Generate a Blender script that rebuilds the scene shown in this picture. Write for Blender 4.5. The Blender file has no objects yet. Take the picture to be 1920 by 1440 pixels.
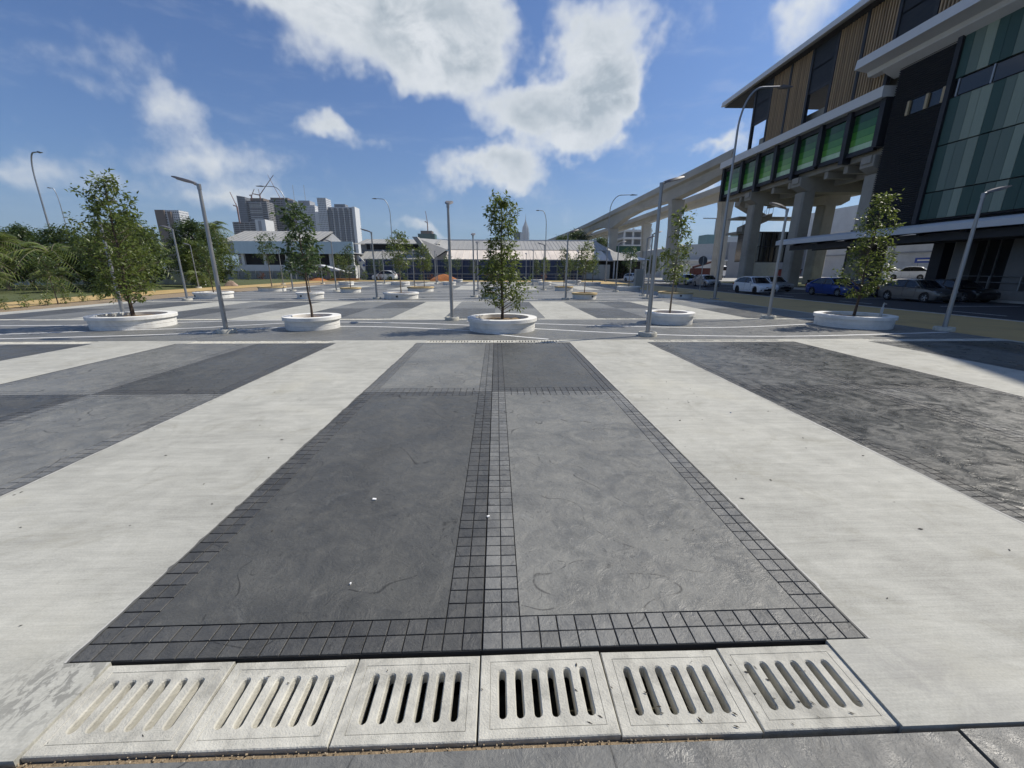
import bpy, bmesh, math, random
import numpy as np
from mathutils import Vector, Matrix
random.seed(7); R_ = math.radians
sc = bpy.context.scene
COL = sc.collection

# ------------------------------------------------------------------ camera
FPX, PITCH, YAW, ROLL, EYE = 755.0, 0.2762, 0.0375, 0.003, 1.88
cam = bpy.data.cameras.new('camera'); cam.sensor_width = 36; cam.lens = 36*FPX/1920
cam.clip_start = 0.05; cam.clip_end = 30000
camo = bpy.data.objects.new('camera', cam); COL.objects.link(camo)
_f = Vector((math.sin(YAW)*math.cos(PITCH), math.cos(YAW)*math.cos(PITCH), -math.sin(PITCH)))
_r = Vector((math.cos(YAW), -math.sin(YAW), 0)); _u = _r.cross(_f)
_r2 = _r*math.cos(ROLL)+_u*math.sin(ROLL); _u2 = _u*math.cos(ROLL)-_r*math.sin(ROLL)
camo.matrix_world = Matrix(((_r2.x,_u2.x,-_f.x,0),(_r2.y,_u2.y,-_f.y,0),(_r2.z,_u2.z,-_f.z,EYE),(0,0,0,1)))
sc.camera = camo
sc.cycles.max_bounces = 6; sc.cycles.diffuse_bounces = 3; sc.cycles.glossy_bounces = 3; sc.cycles.transmission_bounces = 3
sc.render.resolution_x, sc.render.resolution_y = 1024, 768

# ------------------------------------------------------------------ light
SUN_EL, SUN_AZ = 49.0, 71.0          # azimuth from +Y towards +X
sun = bpy.data.lights.new('sun', 'SUN'); sun.energy = 5.0; sun.angle = R_(0.53); sun.color = (1, .935, .83)
suno = bpy.data.objects.new('sun', sun); COL.objects.link(suno)
sd = Vector((math.cos(R_(SUN_EL))*math.sin(R_(SUN_AZ)), math.cos(R_(SUN_EL))*math.cos(R_(SUN_AZ)), math.sin(R_(SUN_EL))))
suno.rotation_euler = sd.to_track_quat('Z', 'Y').to_euler()
sc.view_settings.view_transform = 'Standard'; sc.view_settings.look = 'None'
sc.view_settings.gamma = 1; sc.view_settings.exposure = 0.0; sc.view_settings.use_curve_mapping = False

world = bpy.data.worlds.new('World'); sc.world = world; world.use_nodes = True

class NT:
    def __init__(s, tree): s.t = tree; s.t.nodes.clear()
    def n(s, typ, ins=None, **kw):
        nd = s.t.nodes.new('ShaderNode'+typ)
        for k, v in kw.items(): setattr(nd, k, v)
        if ins:
            for k, v in ins.items():
                sk = nd.inputs[k]
                if hasattr(v, 'is_output') or isinstance(v, bpy.types.NodeSocket): s.t.links.new(v, sk)
                else: sk.default_value = v
        return nd
    def math(s, op, a, b=None, c=None, clamp=False):
        i = {0: a}
        if b is not None: i[1] = b
        if c is not None: i[2] = c
        return s.n('Math', i, operation=op, use_clamp=clamp).outputs[0]
    def vm(s, op, a, b=None, out=0):
        i = {0: a}
        if b is not None: i[1] = b
        return s.n('VectorMath', i, operation=op).outputs[out]
    def mix(s, f, a, b, blend='MIX'):
        nd = s.n('Mix', None, data_type='RGBA', blend_type=blend)
        for k, v in ((0, f), (6, a), (7, b)):
            if isinstance(v, bpy.types.NodeSocket): s.t.links.new(v, nd.inputs[k])
            else: nd.inputs[k].default_value = v if k == 0 else (tuple(v)+(1,) if len(v) == 3 else v)
        return nd.outputs[2]
    def noise(s, vec, scale, detail=4, rough=.55, dist=0):
        return s.n('TexNoise', {'Vector': vec, 'Scale': scale, 'Detail': detail, 'Roughness': rough, 'Distortion': dist}).outputs[0]
    def ramp(s, v, lo, hi, a=0., b=1., smooth=True):
        return s.n('MapRange', {0: v, 1: lo, 2: hi, 3: a, 4: b}, interpolation_type='SMOOTHSTEP' if smooth else 'LINEAR').outputs[0]

def build_world():
    w = NT(world.node_tree)
    sky = w.n('TexSky', None, sky_type='NISHITA', sun_disc=False)
    sky.sun_elevation = R_(SUN_EL); sky.sun_rotation = R_(SUN_AZ)
    sky.air_density = 1.15; sky.dust_density = 1.3; sky.ozone_density = 2.2; sky.altitude = 50
    d = w.n('TexCoord').outputs['Generated']
    xyz = w.n('SeparateXYZ', {0: d}).outputs
    az = w.math('MULTIPLY', w.math('ARCTAN2', xyz[0], xyz[1]), 57.2958)
    el = w.math('MULTIPLY', w.math('ARCSINE', xyz[2]), 57.2958)
    p = w.n('CombineXYZ', {0: az, 1: el, 2: 0.}).outputs[0]
    warpn = w.n('TexNoise', {'Vector': d, 'Scale': 6.0, 'Detail': 4, 'Roughness': .62}).outputs[1]
    pw = w.n('VectorMath', {0: warpn, 1: (15, 10, 0), 2: p}, operation='MULTIPLY_ADD').outputs[0]
    # cumulus banks: azimuth, elevation, half-width, half-height (degrees), weight
    blobs = [(-14.5,27,17,8.2,1.55),(-25,29,9,6,1.1),(-4,23.5,9,5.6,1.25),(12.5,22.3,8.8,7.8,1.5),(4.5,18,9.5,3.8,1.15),(15,18.5,7,4,1.),
             (-0.5,12.9,9.5,3.2,1.1),(10,14.6,6,2.2,.8),(-18.5,15.4,7,2.0,.85),(-33.5,11.2,13,3.2,.56),
             (-35,15.0,5,2.4,.48),(-36,19.5,4,4,.28),(-42,15.5,6,2.5,.28),(-49,17.5,4,3,.5),(-31,7.3,9,2.4,.6),(-46,8,8,2.2,.5),
             (24,9.2,6,2.4,.75),(34.5,26,5,8,.85),(26.5,14,4,1.5,.7),(-8,4.6,9,1.2,.5),
             (66,30,18,9,1.),(105,24,20,9,1.),(150,33,20,10,1.),(-85,28,18,9,1.),(-130,20,22,9,1.)]
    den = 0.0
    for (az0, e, ra, re, wt) in blobs:
        q = w.n('VectorMath', {0: pw, 1: (1/ra, 1/re, 0), 2: (-(az0+7.5)/ra, -(e+5)/re, 0)}, operation='MULTIPLY_ADD').outputs[0]
        L = w.n('TexGradient', {'Vector': q}, gradient_type='SPHERICAL').outputs[1]
        den = w.math('MULTIPLY_ADD', L, wt, den)
    fb = w.noise(d, 9.0, 8, .60)
    tot = w.math('MULTIPLY_ADD', w.math('SUBTRACT', fb, .5), 1.25, den)
    cov = w.ramp(tot, .06, .74)
    veil = w.ramp(w.noise(w.vm('MULTIPLY', d, (4, 9, 22)), 1.6, 4, .62), .5, .82, 0, .12)
    cov = w.math('MAXIMUM', cov, veil)
    shade = w.math('MULTIPLY', w.ramp(tot, .40, 1.5, 0, 1.15, False), w.ramp(w.noise(w.vm('MULTIPLY', d, (1, 1, 1.7)), 11.0, 6, .6, .3), .30, .66), clamp=True)
    ccol = w.mix(shade, (9.6, 10.0, 10.3), (5.0, 5.8, 6.4))
    skyc = w.vm('MULTIPLY', sky.outputs[0], (.56, .84, 1.27))
    hz = w.ramp(xyz[2], 0.0, .20, .42, 0)
    skyc = w.mix(hz, skyc, (3.3, 5.3, 8.0))
    col = w.mix(w.math('MULTIPLY', cov, .93), skyc, ccol)
    bg = w.n('Background', {'Color': col, 'Strength': .082})
    w.n('OutputWorld', {0: bg.outputs[0]})
build_world()

# ------------------------------------------------------------------ helpers
MATS = {}
def mat(name, col, rough=.6, metal=0., var=.12, vs=3., bump=0., bs=60., spec=.5, coord='obj', rnd=0., dirt=0., stretch=None, detail=5):
    if name in MATS: return MATS[name]
    m = bpy.data.materials.new(name); m.use_nodes = True; t = NT(m.node_tree); MATS[name] = m
    pos = t.n('NewGeometry').outputs['Position'] if coord == 'pos' else t.n('TexCoord').outputs['Object']
    if stretch: pos = t.vm('MULTIPLY', pos, stretch)
    nz = t.noise(pos, vs, detail, .6)
    f = t.ramp(nz, .25, .75, 1-var, 1+var, smooth=False)
    c = t.vm('SCALE', tuple(col)); t.t.links.new(f, t.t.nodes[-1].inputs['Scale'])
    if rnd:
        oi = t.n('ObjectInfo').outputs['Random']
        g = t.ramp(oi, 0, 1, 1-rnd, 1+rnd, smooth=False)
        c2 = t.n('VectorMath', {0: c}, operation='SCALE'); t.t.links.new(g, c2.inputs['Scale']); c = c2.outputs[0]
    if dirt:
        dn = t.ramp(t.noise(pos, vs*.37, 7, .68, .6), .46, .72, 0, dirt)
        c = t.mix(dn, c, tuple(x*.42 for x in col))
    b = t.n('BsdfPrincipled', {'Base Color': c, 'Metallic': metal, 'Specular IOR Level': spec})
    rr = t.ramp(nz, .3, .7, max(.05, rough-.08), min(1, rough+.08)); t.t.links.new(rr, b.inputs['Roughness'])
    if bump:
        bn = t.n('Bump', {'Height': t.noise(pos, bs, 6, .6), 'Strength': bump, 'Distance': .02})
        t.t.links.new(bn.outputs[0], b.inputs['Normal'])
    t.n('OutputMaterial', {0: b.outputs[0]})
    return m

class MB:
    def __init__(s): s.v = []; s.f = []; s.mi = []; s.cur = 0
    def add(s, vs, fs):
        o = len(s.v); s.v += [tuple(p) for p in vs]
        for q in fs: s.f.append(tuple(i+o for i in q)); s.mi.append(s.cur)
        return s
    def bb(s, x0, x1, y0, y1, z0, z1):
        return s.add([(x0,y0,z0),(x1,y0,z0),(x1,y1,z0),(x0,y1,z0),(x0,y0,z1),(x1,y0,z1),(x1,y1,z1),(x0,y1,z1)],
                     [(3,2,1,0),(4,5,6,7),(0,1,5,4),(1,2,6,5),(2,3,7,6),(3,0,4,7)])
    def box(s, c, sz, rz=0, ry=0, rx=0):
        M = Matrix.Translation(c) @ Matrix.Rotation(rz,4,'Z') @ Matrix.Rotation(ry,4,'Y') @ Matrix.Rotation(rx,4,'X')
        x, y, z = sz[0]/2, sz[1]/2, sz[2]/2
        return s.add([M @ Vector(p) for p in [(-x,-y,-z),(x,-y,-z),(x,y,-z),(-x,y,-z),(-x,-y,z),(x,-y,z),(x,y,z),(-x,y,z)]],
                     [(3,2,1,0),(4,5,6,7),(0,1,5,4),(1,2,6,5),(2,3,7,6),(3,0,4,7)])
    def cbox(s, x0, x1, y0, y1, z0, z1, c):      # box with chamfered top
        return s.add([(x0,y0,z0),(x1,y0,z0),(x1,y1,z0),(x0,y1,z0),(x0,y0,z1-c),(x1,y0,z1-c),(x1,y1,z1-c),(x0,y1,z1-c),
                      (x0+c,y0+c,z1),(x1-c,y0+c,z1),(x1-c,y1-c,z1),(x0+c,y1-c,z1)],
                     [(0,1,5,4),(1,2,6,5),(2,3,7,6),(3,0,4,7),(4,5,9,8),(5,6,10,9),(6,7,11,10),(7,4,8,11),(8,9,10,11)])
    def tube(s, pts, rad, seg=10, caps=True):
        pts = [Vector(p) for p in pts]; n = len(pts)
        if not hasattr(rad, '__len__'): rad = [rad]*n
        vs = []; fs = []; ref = None
        for i, p in enumerate(pts):
            d = (pts[min(i+1,n-1)]-pts[max(i-1,0)]).normalized()
            if ref is None: ref = Vector((1,0,0)) if abs(d.x) < .9 else Vector((0,1,0))
            a = (ref-d*ref.dot(d)).normalized(); b = d.cross(a); ref = a
            for k in range(seg):
                t = 2*math.pi*k/seg; vs.append(p+(a*math.cos(t)+b*math.sin(t))*rad[i])
        for i in range(n-1):
            for k in range(seg):
                k2 = (k+1) % seg; fs.append((i*seg+k, i*seg+k2, (i+1)*seg+k2, (i+1)*seg+k))
        if caps: fs += [tuple(range(seg-1,-1,-1)), tuple((n-1)*seg+k for k in range(seg))]
        return s.add(vs, fs)
    def lathe(s, prof, seg=32, c=(0,0,0), cap0=False, cap1=False):
        vs = []; fs = []; n = len(prof)
        for r, z in prof:
            for k in range(seg):
                t = 2*math.pi*k/seg; vs.append((c[0]+r*math.cos(t), c[1]+r*math.sin(t), c[2]+z))
        for i in range(n-1):
            for k in range(seg):
                k2 = (k+1) % seg; fs.append((i*seg+k, i*seg+k2, (i+1)*seg+k2, (i+1)*seg+k))
        if cap0: fs.append(tuple(range(seg-1,-1,-1)))
        if cap1: fs.append(tuple((n-1)*seg+k for k in range(seg)))
        return s.add(vs, fs)
    def prism(s, poly, a, b, axis='y'):
        n = len(poly)
        def P(u, w, t): return {'y':(u,t,w), 'x':(t,u,w), 'z':(u,w,t)}[axis]
        vs = [P(u,w,a) for u,w in poly]+[P(u,w,b) for u,w in poly]
        fs = [tuple(range(n-1,-1,-1)), tuple(range(n,2*n))]+[(i,(i+1)%n,n+(i+1)%n,n+i) for i in range(n)]
        return s.add(vs, fs)
    def quad(s, a, b, c, d): return s.add([a,b,c,d], [(0,1,2,3)])
    def mesh(s, name, mats, smooth=False):
        me = bpy.data.meshes.new(name); me.from_pydata(s.v, [], s.f)
        for m in (mats if isinstance(mats, (list,tuple)) else [mats]): me.materials.append(m)
        if max(s.mi, default=0) > 0: me.polygons.foreach_set('material_index', s.mi)
        bm = bmesh.new(); bm.from_mesh(me); bmesh.ops.recalc_face_normals(bm, faces=bm.faces); bm.to_mesh(me); bm.free()
        if smooth:
            me.polygons.foreach_set('use_smooth', [True]*len(me.polygons))
            me.set_sharp_from_angle(angle=R_(smooth if smooth > 1 else 38))
        me.update(); return me
    def build(s, name, mats, parent=None, smooth=False, loc=None):
        return link(name, s.mesh(name, mats, smooth), parent, loc)

def link(name, data, parent=None, loc=None, rz=None):
    o = bpy.data.objects.new(name, data); COL.objects.link(o)
    if parent is not None: o.parent = parent
    if loc is not None: o.location = loc
    if rz is not None: o.rotation_euler = (0,0,rz)
    return o
def tag(o, label=None, cat=None, group=None, kind=None):
    if label: o['label'] = label
    if cat: o['category'] = cat
    if group: o['group'] = group
    if kind: o['kind'] = kind
    return o
def thing(name, loc, label, cat, group=None, rz=0):
    o = bpy.data.objects.new(name, None); o.empty_display_size = .3; COL.objects.link(o)
    o.location = loc; o.rotation_euler = (0,0,rz); return tag(o, label, cat, group)
def kids(o): return [c for c in COL.objects if c.parent == o]
def copy_thing(proto, children, loc, label, rz=0, group=None, scale=None):
    """children: list of (object, [sub objects])"""
    r = proto.copy(); COL.objects.link(r); r.location = loc; r.rotation_euler = (0,0,rz)
    r['label'] = label
    if group: r['group'] = group
    if scale: r.scale = scale if hasattr(scale,'__len__') else (scale,)*3
    for ch, subs in children:
        c = ch.copy(); COL.objects.link(c); c.parent = r
        for g in subs:
            d = g.copy(); COL.objects.link(d); d.parent = c
    return r
def tree_of(root):
    allo = list(COL.objects); return [(c, [g for g in allo if g.parent == c]) for c in allo if c.parent == root]
# ------------------------------------------------------------------ paving materials
def stamped(name, col, gloss=.42, tone=.22, rnd=0., bmp=.7):
    m = bpy.data.materials.new(name); m.use_nodes = True; t = NT(m.node_tree); MATS[name] = m
    pos = t.n('NewGeometry').outputs['Position']
    big = t.noise(pos, .55, 4, .62, .8); mid = t.noise(pos, 3.0, 7, .72, 1.3); fine = t.noise(pos, 60, 2, .7)
    f = t.math('ADD', t.ramp(big, .3, .7, -tone, tone, False), t.ramp(mid, .3, .7, -tone, tone, False))
    f = t.math('ADD', t.math('ADD', f, t.ramp(fine, .3, .7, -.10, .10, False)), 1.0)
    if rnd: f = t.math('ADD', f, t.ramp(t.n('ObjectInfo').outputs['Random'], 0, 1, -rnd, rnd, False))
    c = t.n('VectorMath', {0: tuple(col)}, operation='SCALE'); t.t.links.new(f, c.inputs['Scale']); c = c.outputs[0]
    # slate cleft lines: thin wandering contours broken up by a mask, and clusters of small pits
    n1 = t.noise(t.vm('ADD', pos, (11.3, 4.7, 0)), .85, 2, .5, .5)
    l1 = t.math('MULTIPLY', t.ramp(t.math('ABSOLUTE', t.math('SUBTRACT', n1, .5)), .0, .0045, 1, 0), t.ramp(mid, .46, .55))
    n2 = t.noise(pos, 2.1, 2, .55, .9)
    l2 = t.math('MULTIPLY', t.ramp(t.math('ABSOLUTE', t.math('SUBTRACT', n2, .5)), .0, .007, .8, 0), t.ramp(mid, .54, .62))
    pit = t.math('MULTIPLY', t.ramp(t.noise(t.vm('MULTIPLY', pos, (1, .7, 1)), 27, 3, .65, .4), .58, .66), t.ramp(n2, .5, .62))
    ln = t.math('MAXIMUM', t.math('MAXIMUM', l1, l2), t.math('MULTIPLY', pit, .55))
    c = t.mix(t.math('MULTIPLY', ln, .8), c, tuple(x*.22 for x in col))
    pale = t.ramp(t.noise(pos, 4.2, 6, .74, .9), .57, .72, 0, .45)          # dusty scuffs
    c = t.mix(pale, c, tuple(min(.6, x*1.75+.02) for x in col))
    hgt = t.math('MULTIPLY_ADD', t.noise(pos, 9, 6, .74, .5), .9, t.math('MULTIPLY', t.noise(pos, 1.9, 1, .5), 1.2))
    b = t.n('BsdfPrincipled', {'Base Color': c, 'Specular IOR Level': .5})
    t.t.links.new(t.ramp(mid, .3, .7, gloss-.1, gloss+.22), b.inputs['Roughness'])
    bp = t.n('Bump', {'Height': hgt, 'Strength': bmp, 'Distance': .022}); t.t.links.new(bp.outputs[0], b.inputs['Normal'])
    t.n('OutputMaterial', {0: b.outputs[0]})
    return m
def concrete_broom(name, col):
    m = bpy.data.materials.new(name); m.use_nodes = True; t = NT(m.node_tree); MATS[name] = m
    pos = t.n('NewGeometry').outputs['Position']
    br = t.noise(t.vm('MULTIPLY', pos, (2.0, 75, 1)), 1.0, 3, .7, .4); br2 = t.noise(t.vm('MULTIPLY', pos, (1.1, 9, 1)), 1.0, 6, .72, .6)
    big = t.noise(pos, .5, 4, .6, .5); mid = t.noise(pos, 3.1, 6, .7, .8); fine = t.noise(pos, 90, 2, .7)
    f = t.math('ADD', t.ramp(br, .3, .7, -.07, .07, False), t.ramp(br2, .3, .7, -.13, .13, False))
    f = t.math('ADD', f, t.ramp(big, .3, .7, -.13, .13, False)); f = t.math('ADD', f, t.ramp(mid, .3, .7, -.12, .12, False))
    f = t.math('ADD', t.math('ADD', f, t.ramp(fine, .3, .7, -.11, .11, False)), 1.0)
    c = t.n('VectorMath', {0: tuple(col)}, operation='SCALE'); t.t.links.new(f, c.inputs['Scale']); c = c.outputs[0]
    st = t.ramp(t.noise(pos, 1.35, 6, .74, 1.1), .50, .72, 0, .55); c = t.mix(st, c, (col[0]*.66, col[1]*.64, col[2]*.58))
    wm = t.ramp(big, .54, .74, 0, .35); c = t.mix(wm, c, (col[0]*1.03, col[1]*.99, col[2]*.87))
    cr = t.ramp(t.noise(t.vm('MULTIPLY', pos, (.16, 5.2, 1)), 1., 3, .5, .3), .498, .502, 0, 1)
    cr = t.math('MULTIPLY', t.math('MULTIPLY', cr, t.math('SUBTRACT', 1., cr)), 1.1)
    c = t.mix(cr, c, (col[0]*.45, col[1]*.45, col[2]*.43))
    sx = t.n('SeparateXYZ', {0: pos}).outputs                     # dark splashes beside the left end of the near drain, grey film along its sides
    dl = t.math('SQRT', t.math('ADD', t.math('POWER', t.math('SUBTRACT', sx[0], -2.08), 2.), t.math('MULTIPLY', t.math('POWER', t.math('SUBTRACT', sx[1], 1.5), 2.), 1.6)))
    spl = t.math('MULTIPLY', t.ramp(dl, .05, .42, 1, 0), t.ramp(t.noise(t.vm('MULTIPLY', pos, (26, 14, 1)), 1., 4, .6, .8), .47, .58))
    c = t.mix(t.math('MULTIPLY', spl, .6), c, (.12,.12,.11))
    dr = t.math('SQRT', t.math('ADD', t.math('POWER', t.math('SUBTRACT', sx[0], 2.0), 2.), t.math('POWER', t.math('SUBTRACT', sx[1], 1.36), 2.)))
    flm = t.math('MULTIPLY', t.ramp(dr, .1, .5, 1, 0), t.ramp(mid, .4, .6)); c = t.mix(t.math('MULTIPLY', flm, .5), c, (.24,.235,.22))
    b = t.n('BsdfPrincipled', {'Base Color': c, 'Roughness': .78, 'Specular IOR Level': .35})
    h = br
    bp = t.n('Bump', {'Height': h, 'Strength': .35, 'Distance': .006}); t.t.links.new(bp.outputs[0], b.inputs['Normal'])
    t.n('OutputMaterial', {0: b.outputs[0]}); return m

m_dark = stamped('stamped_dark_grey', (.085,.085,.078)); m_light = stamped('stamped_mid_grey', (.176,.175,.160))
m_darkr = stamped('stamped_charcoal_gloss', (.066,.067,.063), .30, .34, 0., .5); m_lightr = stamped('stamped_grey_gloss', (.108,.109,.103), .32, .32, 0., .5)
m_darkt = stamped('tile_dark_grey', (.075,.075,.071), .42, .2, .16); m_lightt = stamped('tile_mid_grey', (.156,.156,.147), .42, .2, .16)
m_darkrt = stamped('tile_charcoal', (.055,.056,.054), .36, .3, .16); m_lightrt = stamped('tile_warm_grey', (.092,.093,.090), .36, .3, .16)
m_aisle = stamped('stamped_aisle_grey', (.150,.150,.140), .45, .2)
m_conc = concrete_broom('broomed_concrete', (.405,.40,.355))
m_joint = mat('joint_dark', (.018,.018,.019), .9, var=.3, coord='pos')
m_joint_glint = mat('joint_painted_glint', (.17,.17,.16), .7, var=.5, vs=2, coord='pos')  # pale colour paints in the sun glint along the glossy panels' tile joints
m_grate = mat('grate_concrete', (.51,.495,.43), .8, var=.22, vs=11, bump=.4, bs=110, dirt=.65, rnd=.07, coord='pos', detail=8)
m_paintw = mat('white_line_paint', (.72,.72,.70), .6, var=.10, vs=6, coord='pos', dirt=.25)
m_soil = mat('sandy_soil', (.27,.205,.13), .95, var=.35, vs=30, bump=.8, bs=60, coord='pos')
m_asph = mat('asphalt', (.036,.037,.039), .85, var=.22, vs=1.4, bump=.35, bs=120, coord='pos', detail=8)
m_ochre = mat('ochre_paving', (.46,.325,.135), .8, var=.14, vs=1.2, bump=.2, bs=80, coord='pos', dirt=.3)
m_grass = mat('grass_ground', (.075,.090,.028), .95, var=.4, vs=2.5, bump=.9, bs=40, coord='pos', dirt=.3)
m_ground = mat('far_ground', (.14,.13,.085), .95, var=.35, vs=.05, coord='pos')
m_kerb = mat('kerb_concrete', (.42,.41,.38), .85, var=.15, vs=4, coord='pos', dirt=.2)

# ------------------------------------------------------------------ ground and paving
def struct(name, mb, m, parent=None, smooth=False):
    o = mb.build(name, m, parent, smooth)
    if parent is None: o['kind'] = 'structure'
    return o
g = MB(); g.quad((-4600,-4600,-.32),(4600,-4600,-.32),(4600,4600,-.32),(-4600,4600,-.32)); struct('ground', g, m_ground)

XC = lambda k: -.09+6.22*k
HW = 2.05; GX0, GX1 = -1.84, 1.82
XL, XR = -22.0, 14.6
BLK = [(1.62,10.72),(16.32,25.0),(41.0,49.8),(55.6,64.2)]
AIS = [(-7.0,1.195),(11.14,15.90),(25.42,40.58),(50.22,55.18),(64.62,69.0)]
KS = range(-3,3)
conc = MB()
def cb(x0,x1,y0,y1): conc.bb(x0,x1,y0,y1,-.3,0)
for bi,(y0,y1) in enumerate(BLK):
    edges = [XL]+[e for k in KS for e in (XC(k)-HW, XC(k)+HW)]+[XR]
    edges[-1] = max(XR, edges[-2]+.02)
    for i in range(0,len(edges),2):
        if edges[i+1]-edges[i] > .03: cb(edges[i], edges[i+1], y0-.42, y1+.42)
    for k in KS:                                # little concrete shoulders beside each drain
        for ya,yb in ((y0-.42,y0),(y1,y1+.42)):
            cb(XC(k)-HW, XC(k)+GX0, ya, yb); cb(XC(k)+GX1, XC(k)+HW, ya, yb)
struct('concrete_paving', conc, m_conc)
base = MB(); base.quad((XL,1.7,-.075),(XR,1.7,-.075),(XR,69,-.075),(XL,69,-.075)); struct('paving_base', base, m_joint)
trough = MB()
for k in KS:
    x0,x1 = XC(k)+GX0, XC(k)+GX1
    trough.quad((x0,1.19,-.42),(x1,1.19,-.42),(x1,1.63,-.42),(x0,1.63,-.42))
    trough.quad((x0,1.635,-.42),(x1,1.635,-.42),(x1,1.635,-.03),(x0,1.635,-.03))
    trough.quad((x0,1.19,-.42),(x1,1.19,-.42),(x1,1.19,-.05),(x0,1.19,-.05))
struct('drain_trough', trough, mat('trough_concrete', (.10,.10,.095), .9, coord='pos', var=.3))
for i,(y0,y1) in enumerate(AIS):
    a = MB()
    if i == 0:
        a.bb(XL,1.955,y0,y1-.014,-.3,-.012); a.bb(1.967,XR,y0,y1-.012,-.3,-.004)
    else: a.bb(XL,XR,y0,y1,-.07,0)
    struct('aisle_paving', a, m_aisle)

# stamped panels: four quarters each with a two-tile border
TS = .1025
tile_me = {}
def tile_mesh(nx, ny, m):
    key = (round(nx,4), round(ny,4), m.name)
    if key not in tile_me:
        b = MB(); b.cbox(-nx/2+.0035, nx/2-.0035, -ny/2+.0035, ny/2-.0035, -.008, 0, .0018); tile_me[key] = b.mesh('tile', m)
    return tile_me[key]
def border_cells(x0,x1,y0,y1):
    nx = max(4, round((x1-x0)/TS)); ny = max(4, round((y1-y0)/TS)); dx=(x1-x0)/nx; dy=(y1-y0)/ny
    return dx, dy, [(x0+(i+.5)*dx, y0+(j+.5)*dy) for i in range(nx) for j in range(ny) if i<2 or i>=nx-2 or j<2 or j>=ny-2]
rt = random.Random(3)
for bi,(y0,y1) in enumerate(BLK):
    ym = y0+(y1-y0)*.503
    for k in KS:
        for qx in (0,1):
            for qy in (0,1):
                xa,xb = (XC(k)-HW+.004, XC(k)-.002) if qx==0 else (XC(k)+.002, XC(k)+HW-.010)
                ya,yb = (y0+.004, ym-.004) if qy==0 else (ym+.004, y1-.004)
                drk = (qx==qy)
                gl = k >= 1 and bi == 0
                fm = (m_darkr if drk else m_lightr) if gl else (m_dark if drk else m_light)
                tm = (m_darkrt if drk else m_lightrt) if gl else (m_darkt if drk else m_lightt)
                p = MB()
                if bi == 0:
                    dx,dy,cells = border_cells(xa,xb,ya,yb)
                    p.cur = 1; p.bb(xa,xb,ya,yb,-.3 if qy==0 else -.07,-.007); p.cur = 0
                    p.bb(xa+2*dx+.003, xb-2*dx-.003, ya+2*dy+.003, yb-2*dy-.003, -.007, 0)
                    o = struct('stamped_panel', p, [fm, m_joint_glint if gl else m_joint])
                    near = qy == 0 and k in (-1,0,1)
                    cells.sort(key=lambda c: math.hypot(c[0], c[1]))
                    ind = cells[:298] if near else []
                    me = tile_mesh(dx, dy, tm)
                    for cx,cy in ind:
                        t_ = link('tile', me, o, (cx,cy,rt.uniform(-.0012,.0008)))
                        t_.rotation_euler = (rt.gauss(0,.008), rt.gauss(0,.008), rt.gauss(0,.006))
                    rest = cells[len(ind):]
                    if rest:
                        b = MB()
                        for cx,cy in rest: b.cbox(cx-dx/2+.0035,cx+dx/2-.0035,cy-dy/2+.0035,cy+dy/2-.0035,-.007,0,.0018)
                        b.build('tile_border', tm, o)['kind'] = 'stuff'
                else:
                    p.bb(xa,xb,ya,yb,-.07,0); struct('stamped_panel', p, fm)

# painted wavy lines in the aisles
def ribbon(name, pts, w=.115, z=.004, m=None):
    P = []
    n = len(pts)
    for i in range(n-1):                                  # Catmull-Rom
        p0,p1,p2,p3 = [Vector(pts[max(0,min(n-1,i+j))]) for j in (-1,0,1,2)]
        for s in range(8):
            t=s/8; P.append(.5*((2*p1)+(p2-p0)*t+(2*p0-5*p1+4*p2-p3)*t*t+(3*p1-p0-3*p2+p3)*t**3))
    P.append(Vector(pts[-1])); b = MB(); vs=[]; fs=[]
    for i,p in enumerate(P):
        d=(P[min(i+1,len(P)-1)]-P[max(i-1,0)]).normalized(); nrm=Vector((-d.y,d.x))*w/2
        vs += [(p.x+nrm.x,p.y+nrm.y,z),(p.x-nrm.x,p.y-nrm.y,z)]
        if i: fs.append((2*i-2,2*i-1,2*i+1,2*i))
    b.add(vs,fs); return struct(name, b, m or m_paintw)
W1 = [[(-21.5,13.9),(-16.87,14.32),(-13.96,14.49),(-11.25,15.26),(-9.15,15.72),(-8.0,15.82)],
 [(-21.5,10.9),(-18,11.6),(-14.69,12.4),(-12.6,13.02),(-10.09,13.63),(-8.45,14.48),(-7.63,14.91),(-5.62,15.19),(-3.34,14.85),(-1.13,14.3),(1.41,13.26),(4.3,12.17),(6.58,11.71),(9.43,11.66),(14.4,12.33)],
 [(-17,11.2),(-13.75,11.57),(-10.64,12.13),(-8.75,12.72),(-7.85,13.41),(-7.08,13.78),(-5.2,14.01),(-3.27,13.72),(-1.01,12.93),(.28,11.93),(1.45,11.22)],
 [(-1.14,15.4),(1.54,14.6),(4.99,13.79),(7.73,13.54),(10.75,14.2),(14.4,15.3)]]
for p in W1: ribbon('painted_line', p)
for j,(yb,amp,ph) in enumerate([(26.6,.7,0.),(28.6,.9,.8),(31.2,.8,2.0),(34.2,.9,3.2),(36.6,.8,4.4),(38.9,.8,5.3)]):
    ribbon('painted_line', [(x, yb+amp*math.sin(x*.33+ph)) for x in np.linspace(-21.5,14.3,26)], .16)
for j,(yb,ph) in enumerate([(51.8,0.),(53.6,2.)]):
    ribbon('painted_line', [(x, yb+.6*math.sin(x*.33+ph)) for x in np.linspace(-21.5,14.3,26)], .2)

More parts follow.
